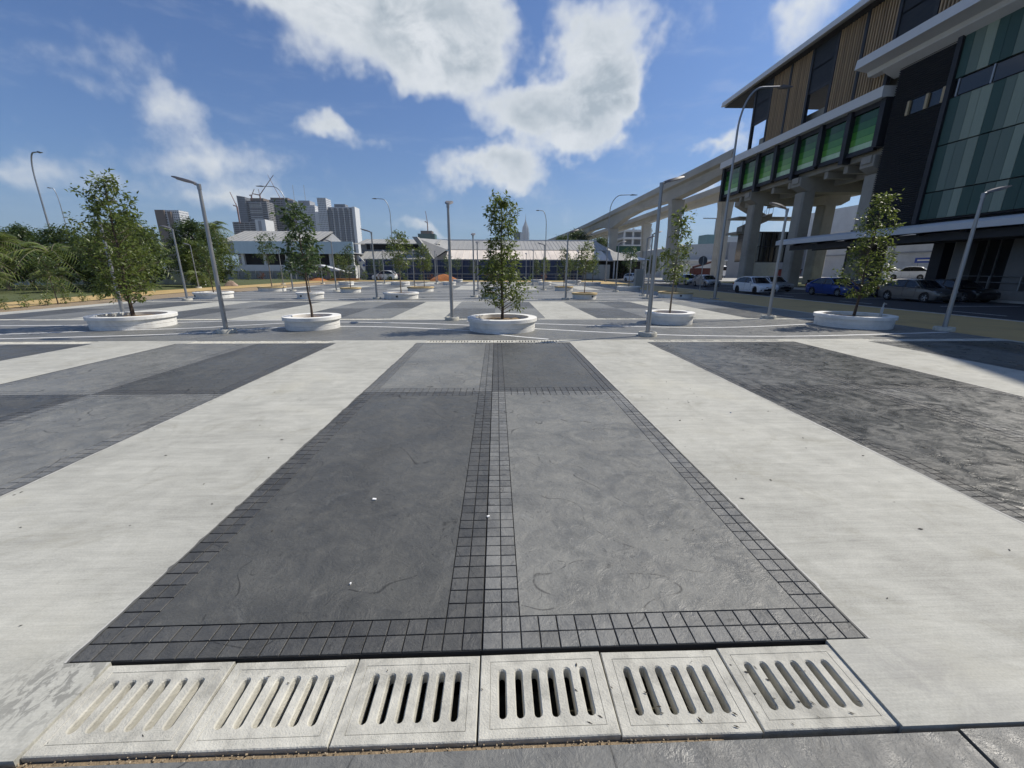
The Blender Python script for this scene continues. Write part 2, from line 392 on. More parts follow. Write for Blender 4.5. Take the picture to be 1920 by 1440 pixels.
# ochre walk, beds, kerbs, road, verge
def sheet(name, poly, z, m):
    b = MB(); b.add([(x,y,z) for x,y in poly], [tuple(range(len(poly)))]); return struct(name, b, m)
sheet('ochre_walk', [(14.61,-20),(20.3,-20),(20.3,69),(22,74.5),(14.61,74.5)], -.006, m_ochre)
sheet('ochre_walk', [(-22,69.01),(14.6,69.01),(14.6,74.5),(-31,74.5),(-31,68)], -.004, m_ochre)
sheet('ochre_walk', [(-24.2,-5),(-29.0,-5),(-27.2,10),(-26.8,19),(-28.4,25),(-30.6,36),(-31,68),(-26.8,68),(-26.6,40),(-25.8,30),(-24.1,20.5),(-23.0,12)], -.012, m_ochre)
sheet('planting_bed', [(-22.01,-7),(-24.1,-5),(-22.9,12),(-24.0,20.5),(-25.7,30),(-26.5,40),(-26.7,68),(-22.01,69)], -.03, m_soil)
lw = MB()
rg = random.Random(5)
nx_,ny_ = 26,40
vs=[];fs=[]
for j in range(ny_+1):
    y=-5+j*(85)/ny_
    xe = np.interp(y,[-5,10,19,25,36,68,80],[-29,-27.3,-27,-28.6,-30.8,-31.2,-31.2])
    for i in range(nx_+1):
        u=i/nx_; x=xe-u*60; vs.append((x,y,-.02+ (0 if u==0 else .25*min(1,u*6)*(.6+.4*math.sin(x*.31+y*.17))+rg.uniform(-.04,.04))))
for j in range(ny_):
    for i in range(nx_): a=j*(nx_+1)+i; fs.append((a,a+1,a+nx_+2,a+nx_+1))
lw.add(vs,fs); struct('lawn', lw, m_grass, smooth=60)
sheet('lawn', [(-31,74.51),(22,74.51),(22,79.5),(-31,79.5)], -.01, m_grass)
rd = MB(); rd.quad((20.45,-60,-.12),(33.4,-60,-.12),(33.4,70,-.12),(20.45,70,-.12)); rd.quad((20.45,70,-.12),(60,70,-.12),(60,78.6,-.12),(20.45,78.6,-.12))
rd.quad((20.45,78.6,-.12),(29,78.6,-.12),(29,190,-.12),(20.45,190,-.12)); struct('road', rd, m_asph)
kb = MB(); kb.bb(20.3,20.45,-60,74.5,-.3,.02); kb.bb(33.4,33.55,-60,39,-.3,.03); kb.bb(33.4,33.55,39,68,-.3,.03)
struct('kerb', kb, m_kerb)
sheet('pavement', [(33.55,-60),(75,-60),(75,39),(33.55,39)], .012, mat('pavement_grey', (.23,.225,.21), .85, var=.15, vs=2, coord='pos', dirt=.25))
sheet('pavement', [(33.55,39.0),(36,39.0),(36,68),(33.55,68)], .008, mat('pavement_grey', (.23,.225,.21)))
sheet('verge', [(36.01,39.01),(90,39.01),(90,69),(36.01,69)], .03, m_grass)
sheet('forecourt', [(29.02,79.2),(140,79.2),(140,180),(29.02,180)], -.1, mat('forecourt_concrete', (.34,.335,.31), .85, var=.15, vs=.6, coord='pos', dirt=.3))
sheet('forecourt', [(45,-40),(200,-40),(200,69),(75.01,69.0),(75.01,39.0),(45,38.9)], .045, mat('forecourt_concrete', (.34,.335,.31)))
for y in (23.2,30.2,36.6,43.5,50,56.5):
    b = MB(); b.quad((26.2,y-.06,-.116),(31.2,y-.06,-.116),(31.2,y+.06,-.116),(26.2,y+.06,-.116)); struct('road_marking', b, m_paintw)
for y in np.arange(-10,70,7.0):
    b = MB(); b.quad((23.6,y,-.116),(23.72,y,-.116),(23.72,y+2.5,-.116),(23.6,y+2.5,-.116)); struct('road_marking', b, m_paintw)
b = MB()
for i in range(7): b.quad((21+i*1.3,66,-.115),(21.7+i*1.3,66,-.115),(21.7+i*1.3,69,-.115),(21+i*1.3,69,-.115))
struct('road_marking', b, m_paintw)

# sandy gap and crumbs at the foot of the near grates
b = MB(); b.quad((-2.4,1.168,-.034),(.95,1.168,-.034),(.95,1.215,-.04),(-2.4,1.215,-.04)); struct('sandy_joint', b, m_soil)
rc = random.Random(9); cr = MB()
for i in range(300):
    x = rc.uniform(-2.1,.9); y = 1.17+rc.random()*.045; s = rc.uniform(.002,.0065)
    cr.box((x,y,-.03+s*.3),(s*rc.uniform(.7,1.8),s,s*.8), rc.random()*3, rc.random(), rc.random())
tag(cr.build('gravel_crumbs', mat('crumbs', (.36,.29,.2), .9, var=.4, vs=60)), 'sandy crumbs and small stones along the front edge of the near drain covers', 'gravel', kind='stuff')
lf = MB()
for i in range(90):
    if i < 50: x,y = rc.uniform(2.0,5.2), rc.uniform(1.3,6.5)
    elif i < 66: x,y = rc.uniform(-4.2,-2.2), rc.uniform(1.6,7)
    else: x,y = rc.uniform(-2,7), rc.uniform(-.2,9)
    L = rc.uniform(.008,.024); a = rc.random()*6.28; w_ = L*rc.uniform(.25,.5); c,s = math.cos(a),math.sin(a)
    z = .003
    lf.add([(x-c*L,y-s*L,z),(x+s*w_,y-c*w_,z+.001),(x+c*L,y+s*L,z+.0005),(x-s*w_,y+c*w_,z+.0015)],[(0,1,2,3)])
for i in range(46):
    x,y = rc.uniform(.35,1.7) if i<34 else rc.uniform(-1.9,1.7), rc.uniform(1.225,1.59); L = rc.uniform(.005,.016); a = rc.gauss(-.5,.35); w_ = L*rc.uniform(.15,.4); c,s = math.cos(a),math.sin(a); z=-.0085
    lf.add([(x-c*L,y-s*L,z),(x+s*w_,y-c*w_,z),(x+c*L,y+s*L,z),(x-s*w_,y+c*w_,z)],[(0,1,2,3)])
tag(lf.build('leaf_litter', mat('dead_leaf', (.030,.025,.018), .9, var=.5, vs=30)), 'tiny dry leaf bits scattered over the pale concrete strips', 'leaf litter', kind='stuff')
for i,(x,y,L) in enumerate([(-1.05,3.06,.03),(-.08,2.78,.022),(-.92,2.1,.012),(3.2,5.1,.02)]):
    b = MB(); b.box((0,0,.006),(L,L*.6,.01),.6*i,.1,.15)
    tag(b.build('paper_scrap', mat('white_paper', (.8,.8,.78), .8), loc=(x,y,0)), ['crumpled white paper scrap on the dark stamped panel left of the middle tile strip','white paper crumb lying in the middle tile strip','tiny white crumb low on the dark stamped panel','small pale scrap on the concrete strip right of the central panel'][i], 'litter')

# ------------------------------------------------------------------ drain grates
def stadium(cx, cy, hw, hl, n=5):
    P=[]
    for k in range(n+1): a=math.pi*k/n; P.append((cx+hw*math.cos(a), cy+hl-hw+hw*math.sin(a)))
    for k in range(n+1): a=math.pi+math.pi*k/n; P.append((cx+hw*math.cos(a), cy-hl+hw+hw*math.sin(a)))
    return P
def grate_mesh(W=.604, D=.392, T=.06):
    bm = bmesh.new()
    def loop(P,z):
        vs=[bm.verts.new((x,y,z)) for x,y in P]; es=[bm.edges.new((vs[i],vs[(i+1)%len(vs)])) for i in range(len(vs))]; return vs,es
    def rect(w,d): return [(-w/2,-d/2),(w/2,-d/2),(w/2,d/2),(-w/2,d/2)]
    def bridge(A,B):
        n=len(A)
        for i in range(n): bm.faces.new((A[i],A[(i+1)%n],B[(i+1)%n],B[i]))
    o0,_=loop(rect(W,D),-T); o1,_=loop(rect(W,D),-.004); o2,_=loop(rect(W-.008,D-.008),0)
    bridge(o0,o1); bridge(o1,o2)
    fw,fd=W-.10,D-.085
    r1,_=loop(rect(fw+.006,fd+.006),0); bridge(o2,r1)
    r2,_=loop(rect(fw+.003,fd+.003),-.004); bridge(r1,r2)
    r3,e3=loop(rect(fw,fd),-.0005); bridge(r2,r3)
    edges=list(e3)
    for i in range(6):
        cx=-.1975+i*.079
        a,ea=loop(stadium(cx,.0,.0215,.117),-.0005); b_,_=loop(stadium(cx,.0,.0165,.112),-.007); c,_=loop(stadium(cx,.0,.0145,.110),-T)
        bridge(a,b_); bridge(b_,c); edges+=ea
    bmesh.ops.triangle_fill(bm, use_beauty=True, use_dissolve=False, edges=edges)
    bmesh.ops.recalc_face_normals(bm, faces=bm.faces)
    me=bpy.data.meshes.new('drain_cover'); bm.to_mesh(me); bm.free(); me.materials.append(m_grate); return me
gme = grate_mesh()
ordw = ['leftmost','second from left','third from left','fourth from left','fifth from left','rightmost']
colw = {-3:'far left panel',-2:'second panel left of centre',-1:'panel left of centre',0:'central panel',1:'panel right of centre',2:'far right panel'}
rgr = random.Random(2)
for i in range(6):
    x = -1.93+.305+i*.6115
    o = link('drain_cover', gme, None, (x, 1.412+rgr.uniform(-.003,.003)-.001*i, -.012+rgr.uniform(-.003,.003))); o.rotation_euler=(rgr.gauss(0,.004),rgr.gauss(0,.006),rgr.gauss(0,.005))
    tag(o, f'{ordw[i]} of the six slotted concrete drain covers nearest the camera', 'drain cover', 'slotted drain covers in the foreground')
for bi,(y0,y1) in enumerate(BLK[:3]):
    for k in KS:
        for e,yy in ((0,y0-.21),(1,y1+.21)):
            if (bi==0 and e==0 and abs(k)!=1): continue
            if bi==2 and abs(k)>1: continue
            zz = -.018 if (bi==0 and e==0) else -.004
            for i in range(6):
                o = link('drain_cover', gme, None, (XC(k)+GX0+.305+i*.61, yy, zz))
                o['label'] = f"{ordw[i]} drain cover, {['near','far'][e]} edge of {['first','second','third'][bi]} panel band, {colw[k]}"
                o['category']='drain cover'; o['group']='slotted drain covers along the panel ends'

# ragged slurry lines and cement smears where the stamped panels meet the pale concrete
def smear(name, pts_in, pts_out, z, m):
    b = MB(); vs = []; fs = []
    for i,(p,q) in enumerate(zip(pts_in, pts_out)):
        vs += [(p[0],p[1],z),(q[0],q[1],z)]
        if i: fs.append((2*i-2,2*i-1,2*i+1,2*i))
    b.add(vs,fs); return struct(name, b, m)
rq = random.Random(21)
m_slur = mat('grey_slurry', (.105,.105,.098), .8, var=.25, vs=20, coord='pos'); m_cem = mat('pale_cement_smear', (.47,.465,.43), .85, var=.12, vs=20, coord='pos')
for k in (-1,0,1):
    for s_,x in ((-1,XC(k)-HW),(1,XC(k)+HW)):
        ys = np.arange(1.62,10.7,.035); w1 = 0; w2 = 0; A=[];B=[];C_=[]
        for y in ys:
            w1 = .8*w1+rq.gauss(0,.0035); o = max(.001, .006+w1+ (rq.random()<.03)*rq.uniform(0,.014))
            A.append((x-s_*.012,y)); B.append((x+s_*(o if s_<0 else o*.35),y)); w2 = .97*w2+rq.gauss(0,.0012); C_.append((x+s_*(o+max(0,.012+w2*2)),y))
        smear('slurry_line', A, B, .0035, m_slur)
        smear('cement_smear', [(p[0]+s_*.0005,p[1]) for p in B], C_, .0022, m_cem)
# ------------------------------------------------------------------ planters, trees, lamps
m_plw = mat('white_rendered_concrete', (.77,.76,.72), .75, var=.10, vs=4, bump=.25, bs=45, dirt=.38, rnd=.05, coord='pos')
m_rimo = mat('ochre_capping', (.55,.42,.22), .75, var=.12, vs=5, bump=.2, bs=50, dirt=.25)
m_mulch = mat('mulch', (.26,.18,.10), .95, var=.5, vs=14, bump=1., bs=50)
m_black = mat('black_plastic', (.012,.012,.013), .6)
def planter(R, rimmat, label, loc, hatch=False, soil_seed=1):
    t = thing('planter', loc, label, 'planter', 'round tree planters')
    b = MB(); b.lathe([(R-.07,-.05),(R-.065,.0),(R-.06,.115),(R-.075,.121),(R-.075,.129),(R-.06,.135),(R-.058,.30),(R-.07,.306)], 56)
    b.build('wall', m_plw, t, 25)
    b = MB(); iw = R-.27
    b.lathe([(R-.058,.300),(R-.002,.300),(R,.303),(R,.402),(R-.006,.408),(iw+.006,.408),(iw,.402),(iw,.22)], 56)
    b.build('rim', rimmat, t, 25)
    b = MB(); rr = random.Random(soil_seed); vs=[(0,0,.34)]; fs=[]; n=28
    for j in range(1,7):
        for k in range(n):
            a=2*math.pi*k/n; r=iw*j/6; vs.append((r*math.cos(a), r*math.sin(a), .335-.05*(j/6)**2+rr.uniform(-.018,.018)))
    for k in range(n): fs.append((0,1+k,1+(k+1)%n))
    for j in range(5):
        for k in range(n): a=1+j*n; fs.append((a+k,a+n+k,a+n+(k+1)%n,a+(k+1)%n))
    b.add(vs,fs); b.build('soil', m_mulch, t, 60)
    if hatch:
        b=MB(); a=R_(hatch); b.box(((R-.055)*math.cos(a),(R-.055)*math.sin(a),.19),(.02,.13,.10),a); b.build('socket', m_black, t)
    return t

# leaves: many small folded blades spread over clumps at the twig ends
def leaf_mat(name, c1, c2, trans=.35, rough=.42):
    m = bpy.data.materials.new(name); m.use_nodes = True; t = NT(m.node_tree); MATS[name]=m
    r = t.n('NewGeometry').outputs['Random Per Island']
    c = t.mix(r, c1, c2)
    c = t.mix(t.ramp(t.noise(t.n('TexCoord').outputs['Object'], 1.6, 3, .5), .35, .65, 0, .45), c, tuple(x*.62 for x in c1))
    p = t.n('BsdfPrincipled', {'Base Color': c, 'Roughness': rough, 'Specular IOR Level': .45})
    tr = t.n('BsdfTranslucent', {'Color': t.mix(.5, c, tuple(min(1,x*2.2) for x in c2))})
    mx = t.n('MixShader', {0: trans, 1: p.outputs[0], 2: tr.outputs[0]}); t.n('OutputMaterial', {0: mx.outputs[0]}); return m
lm_olive = leaf_mat('leaf_olive', (.045,.075,.016), (.150,.190,.040))
lm_dark = leaf_mat('leaf_dark', (.026,.052,.016), (.080,.120,.030), .28)
lm_blue = leaf_mat('leaf_cool_green', (.030,.060,.024), (.095,.140,.048))
lm_palm = leaf_mat('leaf_palm', (.050,.085,.018), (.20,.24,.055), .3, .38)
lm_red = leaf_mat('leaf_rust', (.10,.035,.015), (.20,.075,.02), .3)
m_bark = mat('bark', (.085,.062,.045), .9, var=.3, vs=12, bump=.6, bs=40, stretch=(1,1,.3))
m_barkp = mat('bark_pale', (.20,.17,.13), .9, var=.25, vs=12, bump=.5, bs=40, stretch=(1,1,.3))

def leaves_mesh(name, centers, spread, n_each, size, m, seed, droop=.35):
    rs = np.random.RandomState(seed)
    C = np.repeat(np.array(centers,float), n_each, axis=0); S = np.repeat(np.array(spread,float), n_each)
    n = len(C)
    K = 5; tw = rs.normal(0,1,(len(centers),K,3))*np.array([1,1,.75])+np.array([0,0,.15]); tw /= np.linalg.norm(tw,axis=2)[:,:,None]   # sprays: leaves sit along a few twigs
    ci = np.repeat(np.arange(len(centers)), n_each); T = tw[ci, rs.randint(0,K,n)]; u = rs.uniform(.1,1.35,n)[:,None]
    P = C + T*u*S[:,None] + np.clip(rs.normal(0,1,(n,3)),-1.7,1.7)*S[:,None]*.20
    d = rs.normal(0,.75,(n,3)); d[:,2] = d[:,2]*.6-droop; d += T*.75
    d /= np.linalg.norm(d,axis=1)[:,None]
    up = rs.normal(0,.55,(n,3)); up[:,2]+=1
    sd_ = np.cross(d,up); sd_ /= np.linalg.norm(sd_,axis=1)[:,None]; nr = np.cross(sd_,d)
    L = size*rs.uniform(.65,1.25,n)[:,None]; W = L*rs.uniform(.36,.5,n)[:,None]
    a = P; tip = P+d*L-nr*L*.08; l = P+d*L*.45+sd_*W*.5+nr*W*.14; r = P+d*L*.45-sd_*W*.5+nr*W*.14
    V = np.stack([a,l,tip,r],1).reshape(-1,3)
    idx = np.arange(n)*4
    F = np.stack([idx,idx+1,idx+2,idx,idx+2,idx+3],1).reshape(-1,3)
    me = bpy.data.meshes.new(name); me.vertices.add(len(V)); me.vertices.foreach_set('co', V.ravel().astype(np.float32))
    me.loops.add(F.size); me.loops.foreach_set('vertex_index', F.ravel().astype(np.int32))
    me.polygons.add(len(F)); me.polygons.foreach_set('loop_start', (np.arange(len(F))*3).astype(np.int32))
    me.materials.append(m); me.update(calc_edges=True); me.validate(); return me

def tree_data(seed, H, prof, nbr, n_each, leaf, lm, bark, trunk_r=.035, lean=(0,0), spread=.2, z0=.0, bare=0, dens_pow=1.):
    """prof: list of (height, crown radius); returns trunk mesh, crown mesh"""
    rr = random.Random(seed); b = MB(); pts=[]; n=9
    for i in range(n+1):
        t=i/n; pts.append(Vector((lean[0]*t**1.5+rr.uniform(-.018,.018)*H*.3*(0<i), lean[1]*t+rr.uniform(-.018,.018)*H*.3*(0<i), z0+(H*.96-z0)*t)))
    b.tube(pts, [trunk_r*(1.15-1.0*(i/n)) if i else trunk_r*1.35 for i in range(n+1)], 8)
    def on(z):
        t=(z-z0)/(H*.96-z0)*n; i=min(n-1,max(0,int(t))); return pts[i].lerp(pts[i+1],t-i)
    zs=[p[0] for p in prof]; rs_=[p[1] for p in prof]; cent=[]; spr=[]
    for i in range(nbr):
        u=(i+rr.random())/nbr; z=zs[0]+(zs[-1]-zs[0])*u**dens_pow; r=float(np.interp(z,zs,rs_)); a=i*2.399+rr.uniform(-.5,.5)
        st=on(max(z0+.2, z-.35*r-.06)); ln=r*rr.uniform(.55,1.0); en=Vector((pts[0].x,0,0)); c=on(min(z,H*.95))
        en=c+Vector((math.cos(a)*ln, math.sin(a)*ln, rr.uniform(-.05,.12)*ln+ .02))
        md=st.lerp(en,.5)+Vector((0,0,-.05*ln)); tr=trunk_r*.38*(1-.6*u)
        b.tube([st,md,en],[tr,tr*.6,tr*.25],5,False)
        if bare and rr.random()<bare: continue
        k=2 if ln>.45 else 1
        for j in range(k):
            q=st.lerp(en,.62+.38*(j+1)/k) if k>1 else en
            cent.append(q+Vector((rr.uniform(-.06,.06),rr.uniform(-.06,.06),rr.uniform(-.04,.06)))); spr.append(spread*rr.uniform(.7,1.25))
        for _ in range(2):
            q=cent[-1]+Vector((rr.uniform(-1,1),rr.uniform(-1,1),rr.uniform(-.5,.8)))*spread; b.tube([cent[-1],q],[tr*.3,tr*.12],3,False)
        if rr.random()<.6:
            a2=a+rr.uniform(-.9,.9); q=md+Vector((math.cos(a2),math.sin(a2),.35))*ln*.4; b.tube([md,q],[tr*.5,tr*.2],4,False); cent.append(q); spr.append(spread*.8)
    cent.append(pts[-1]); spr.append(spread*.6)
    return b.mesh('trunk', bark, 60), leaves_mesh('crown', cent, spr, n_each, leaf, lm, seed)
def place_tree(data, loc, label, group='young trees in the planters', rz=0, sc_=1., name='tree'):
    t = thing(name, loc, label, 'tree', group, rz); t.scale=(sc_,)*3
    link('trunk', data[0], t); link('crown', data[1], t); return t

SZ = .33   # soil height in planters
rowY = {1:13.8, 2:28.3, 3:38.3, 4:53.0, 5:66.2}
rown = {1:'nearest row',2:'second row',3:'third row',4:'fourth row',5:'last row'}
coln = {-3:'far left column',-2:'second column left of the central tree',-1:'first column left of the central tree',0:'central column',1:'first column right of the central tree',2:'second column right of the central tree'}
PL = [ # row, col, x, y, dia, ochre, socket angle
 (1,-2,-12.3,14.2,2.36,0,0),(1,-1,-6.13,13.7,1.78,0,0),(1,0,.17,13.25,2.26,0,0),(1,1,6.40,14.85,1.74,0,0),(1,2,12.65,13.95,2.34,0,0),
 (2,-3,-19.0,28.4,2.3,0,235),(2,-2,-12.5,28.1,1.75,0,250),(2,-1,-6.43,28.0,2.34,0,268),(2,0,.09,28.7,2.25,0,0),(2,1,5.95,27.8,1.72,1,300),(2,2,12.8,29.1,2.4,1,265),
 (3,-3,-20.0,37.6,2.3,1,0),(3,-2,-12.4,35.6,1.72,1,0),(3,-1,-6.85,37.5,2.4,1,0),(3,0,.1,38.4,2.2,0,0),(3,1,6.32,38.8,1.78,1,0),(3,2,12.6,39.1,2.2,0,0),
 (4,-3,-18.74,52.4,1.9,0,0),(4,-2,-12.17,52.9,2.4,0,0),(4,-1,-6.0,52.8,1.7,0,0),(4,1,6.2,53.3,1.7,0,0),(4,2,12.1,52.0,2.1,0,0),
 (5,-1,-6.18,66.2,1.6,0,0),(5,1,6.4,67.0,1.9,0,0),(5,2,11.6,62.4,2.3,0,0)]
for i,(r,c,x,y,d,oc,h) in enumerate(PL):
    lab = f"{'ochre-capped white' if oc else 'white'} round planter, {rown[r]}, {coln[c]}"
    if (r,c)==(1,0): lab='white round planter with the bushy central tree, nearest row'
    if (r,c)==(1,2): lab='white round planter with a standpipe, right end of the nearest row'
    if (r,c)==(1,-2): lab='wide white round planter at the left end of the nearest row'
    planter(d/2, m_rimo if oc else m_plw, lab, (x,y,0), h, i)

TD = {}
TD['c'] = tree_data(11, 3.72, [(.55,.85),(.8,.95),(1.2,.72),(1.7,.78),(2.2,.55),(2.55,.42),(2.72,.28),(3.0,.48),(3.4,.42),(3.7,.18)], 80, 21, .13, lm_olive, m_bark, .04, (-.02,0), .2)
TD['l'] = tree_data(12, 4.15, [(.55,.35),(.9,.75),(1.4,.95),(2.0,1.15),(2.5,1.05),(3.0,.72),(3.6,.5),(4.1,.22)], 74, 19, .14, lm_olive, m_bark, .045, (.12,0), .25, dens_pow=.9)
TD['s'] = tree_data(13, 3.55, [(1.45,.55),(1.75,.75),(2.1,.62),(2.5,.5),(2.9,.42),(3.3,.45),(3.5,.25)], 36, 19, .16, lm_blue, m_bark, .034, (-.1,0), .16)
TD['r'] = tree_data(14, 3.75, [(1.15,.2),(1.6,.4),(1.9,.62),(2.3,.62),(2.55,.4),(2.75,.2),(3.0,.12),(3.3,.3),(3.5,.22)], 32, 19, .14, lm_olive, m_barkp, .032, (.12,0), .19, bare=.12)
TD['b'] = tree_data(15, 4.05, [(.75,.3),(1.0,.62),(1.4,.82),(1.9,.72),(2.3,.52),(2.8,.45),(3.2,.52),(3.6,.34),(4.0,.15)], 68, 18, .12, lm_olive, m_bark, .036, (.1,0), .2)
TD['v1'] = tree_data(16, 3.9, [(1.7,.6),(2.2,.9),(2.8,.95),(3.3,.8),(3.8,.3)], 38, 17, .16, lm_olive, m_barkp, .035, (0,0), .2)
TD['v2'] = tree_data(17, 3.4, [(1.6,.4),(2.0,.6),(2.6,.75),(3.0,.6),(3.3,.3)], 26, 15, .15, lm_blue, m_barkp, .03, (.1,0), .17)
TD['v3'] = tree_data(18, 3.2, [(1.0,.5),(1.6,.6),(2.2,.55),(2.7,.5),(3.1,.2)], 26, 15, .15, lm_dark, m_bark, .03, (-.1,0), .22)
TD['bare'] = tree_data(19, 2.6, [(1.2,.5),(1.8,.8),(2.5,.4)], 16, 3, .1, lm_red, m_barkp, .03, (.1,0), .12, bare=.85)
TR = [('l',1,-2,-12.3,14.2,.3,1.05,'dark broad-crowned young tree in the left planter of the nearest row'),('s',1,-1,-6.13,13.7,0,1,'thin-trunked tree with high dark crown, first left of the central tree'),
 ('c',1,0,.17,13.25,0,1,'bushy columnar young tree in the middle planter of the nearest row'),('r',1,1,6.4,14.85,0,1,'sparse pale-trunked tree, first right of the central tree'),('b',1,2,12.65,13.95,0,1,'tall tree with glinting leaves beside the standpipe at right'),
 ('v3',2,-3,-19.,28.4,1,1,None),('v2',2,-2,-12.5,28.1,2,1,None),('v1',2,-1,-6.43,28,0,1.02,None),('v3',2,0,.09,28.7,3,.8,None),('v1',2,1,5.95,27.8,4,.86,None),('v2',2,2,12.8,29.1,1,.95,None),
 ('v2',3,-3,-20,37.6,2,1.35,None),('v3',3,-2,-12.4,35.6,4,1.1,None),('v1',3,-1,-6.5,37.5,5,.95,None),('v3',3,1,6.32,38.8,0,1.1,None),('v2',3,2,12.6,39.1,2,1.1,None),
 ('v1',4,-3,-18.74,52.4,3,.8,None),('v3',4,-2,-12.17,52.9,1,1.05,None),('v2',4,-1,-6.,52.8,4,1,None),('v1',4,1,6.2,53.3,2,.8,None),('v3',4,2,12.1,52,5,1.1,None),
 ('v2',5,-1,-6.18,66.2,2,1,None),('v3',5,1,6.4,67,0,1,None),('v2',5,2,11.6,62.4,1,1,None)]
for key,r,c,x,y,rz,s,lab in TR:
    place_tree(TD[key], (x,y,SZ-.02), lab or f"young tree in the planter, {rown[r]}, {coln[c]}", rz=rz if r>1 else 0, sc_=s)
place_tree(TD['bare'], (-7.4,37.7,SZ-.02), 'bare leafless sapling beside a leafy tree in an ochre-capped planter')
# standpipe and twine in the right-hand planter
t = thing('standpipe', (13.42,13.75,.3), 'grey water standpipe with tap in the right-hand near planter', 'standpipe')
m_pvc = mat('grey_pvc', (.52,.53,.52), .5); b=MB(); b.tube([(0,0,-.1),(.03,0,.36)],.042,10); b.build('pipe', m_pvc, t, 40)
b=MB(); b.tube([(.03,0,.34),(.035,0,.46),(.06,0,.49),(.13,0,.47)],.022,8); b.tube([(.035,0,.46),(.035,0,.52)],.012,6); b.build('tap', mat('tap_metal',(.5,.5,.48),.4,.6), t, 40)

# ------------------------------------------------------------------ short lamp posts
m_galv = mat('galvanised_steel', (.34,.35,.36), .45, .75, var=.14, vs=5, stretch=(1,1,.3))
m_lamph = mat('lamp_head_grey', (.16,.155,.16), .5, .3)
m_lens = mat('lamp_lens', (.35,.33,.31), .25)
def lamp_proto():
    t = thing('lamp_post', (0,0,0), 'x', 'lamp post', 'short lamp posts across the plaza')
    b=MB(); b.lathe([(.27,-.05),(.27,.10),(.255,.118),(.215,.118),(.205,.085),(.0,.085)],24); b.build('plinth', m_grate, t, 40)
    b=MB(); b.tube([(0,0,.06),(0,0,2.1),(0,0,4.12)],[.066,.056,.042],14); b.bb(-.13,.13,-.13,.13,.085,.105); b.build('pole', m_galv, t, 40)
    b=MB(); b.tube([(0,0,4.02),(0,0,4.16)],.055,12); b.tube([(0,0,4.13),(.12,0,4.17)],.035,8); b.build('bracket', m_galv, t, 40)
    b=MB()
    # flat tapered luminaire along +x tilted up
    prof=[(.08,.05,.045),(.18,.10,.055),(.34,.155,.06),(.55,.15,.05),(.70,.10,.028),(.735,.03,.015)]
    vs=[];fs=[]
    for x,w,h in prof:
        z=4.155+.30*(x-.08)
        for (yy,zz) in ((-w,0),(-w*.8,h),(w*.8,h),(w,0),(w*.8,-h*.25),(-w*.8,-h*.25)): vs.append((x,yy,z+zz))
    for i in range(len(prof)-1):
        for k in range(6): fs.append((i*6+k,i*6+(k+1)%6,(i+1)*6+(k+1)%6,(i+1)*6+k))
    fs += [tuple(range(5,-1,-1)), tuple(30+k for k in range(6))]
    b.add(vs,fs); hd=b.build('lamp_head', m_lamph, t, 40)
    b=MB(); b.box((.46,0,4.155+.30*.38-.022),(.24,.19,.012),0,-.29); b.build('lens', m_lens, hd)
    return t
lp = lamp_proto(); lpk = tree_of(lp)
LP = [(-8.3,12.65,172,'lamp post in front of the nearest row, left of the thin high-crowned tree'),(4.48,11.8,22,'lamp post in front of the nearest row, right of the central tree'),
 (-1.74,15.8,90,'lamp post just behind and left of the central tree'),(11.1,16.2,180,'lamp post with head to the left beside the sparse pale-trunked tree'),
 (14.74,12.75,0,'lamp post at the far right on the ochre walk edge'),(-15.1,17.0,10,'lamp post standing behind the wide planter at far left'),
 (-19.2,26.2,170,'lamp post in front of the second-row planter at far left'),(-7.9,27.4,165,'lamp post left of the second-row planter beside the central column'),
 (4.54,27.0,20,'lamp post left of the ochre-capped second-row planter at centre right'),(10.2,27.6,20,'lamp post left of the ochre-capped second-row planter near the road'),
 (-1.62,29.6,90,'lamp post behind the central tree, second row, left of its planter'),(11.1,31.0,15,'lamp post just behind the second-row lamp post near the road'),
 (-18.2,37.6,100,'lamp post right of the third-row planter at far left'),(-14.1,36.9,165,'lamp post in the third row, left of the ochre-capped planter'),
 (-1.72,38.0,90,'lamp post in the third row directly behind the central tree lamp'),(4.52,39.9,150,'lamp post in the third row, centre right'),(10.8,37.2,20,'lamp post in the third row, left of the roadside planter'),
 (-23.5,57.0,165,'lamp post near the back fence, left of the white parked car'),(-15.1,56.5,90,'lamp post in the fourth row, left of centre'),(-10.6,53.8,90,'lamp post between two fourth-row planters left of centre'),
 (-8.2,56.6,90,'lamp post by the mound of red earth'),(4.57,52.5,95,'lamp post in the fourth row, right of centre'),(10.64,54.8,90,'lamp post in the fourth row, left of the roadside planter'),
 (4.46,63.4,90,'lamp post in the last row, right of centre'),(-9.6,68.0,90,'lamp post in the last row before the blue fence'),(10.9,66.0,90,'lamp post in the last row near the cream wall'),
 (-27.5,54.5,170,'lamp post by the grey fence at left'),(-30.5,43.5,170,'lamp post beside the lawn behind the far left planter'),(-33.5,39.0,170,'lamp post among the palms at far left')]
for i,(x,y,a,lab) in enumerate(LP):
    if i==0: lp.location=(x,y,0); lp.rotation_euler=(0,0,R_(a)); lp['label']=lab
    else: copy_thing(lp, lpk, (x,y,0), lab, R_(a))

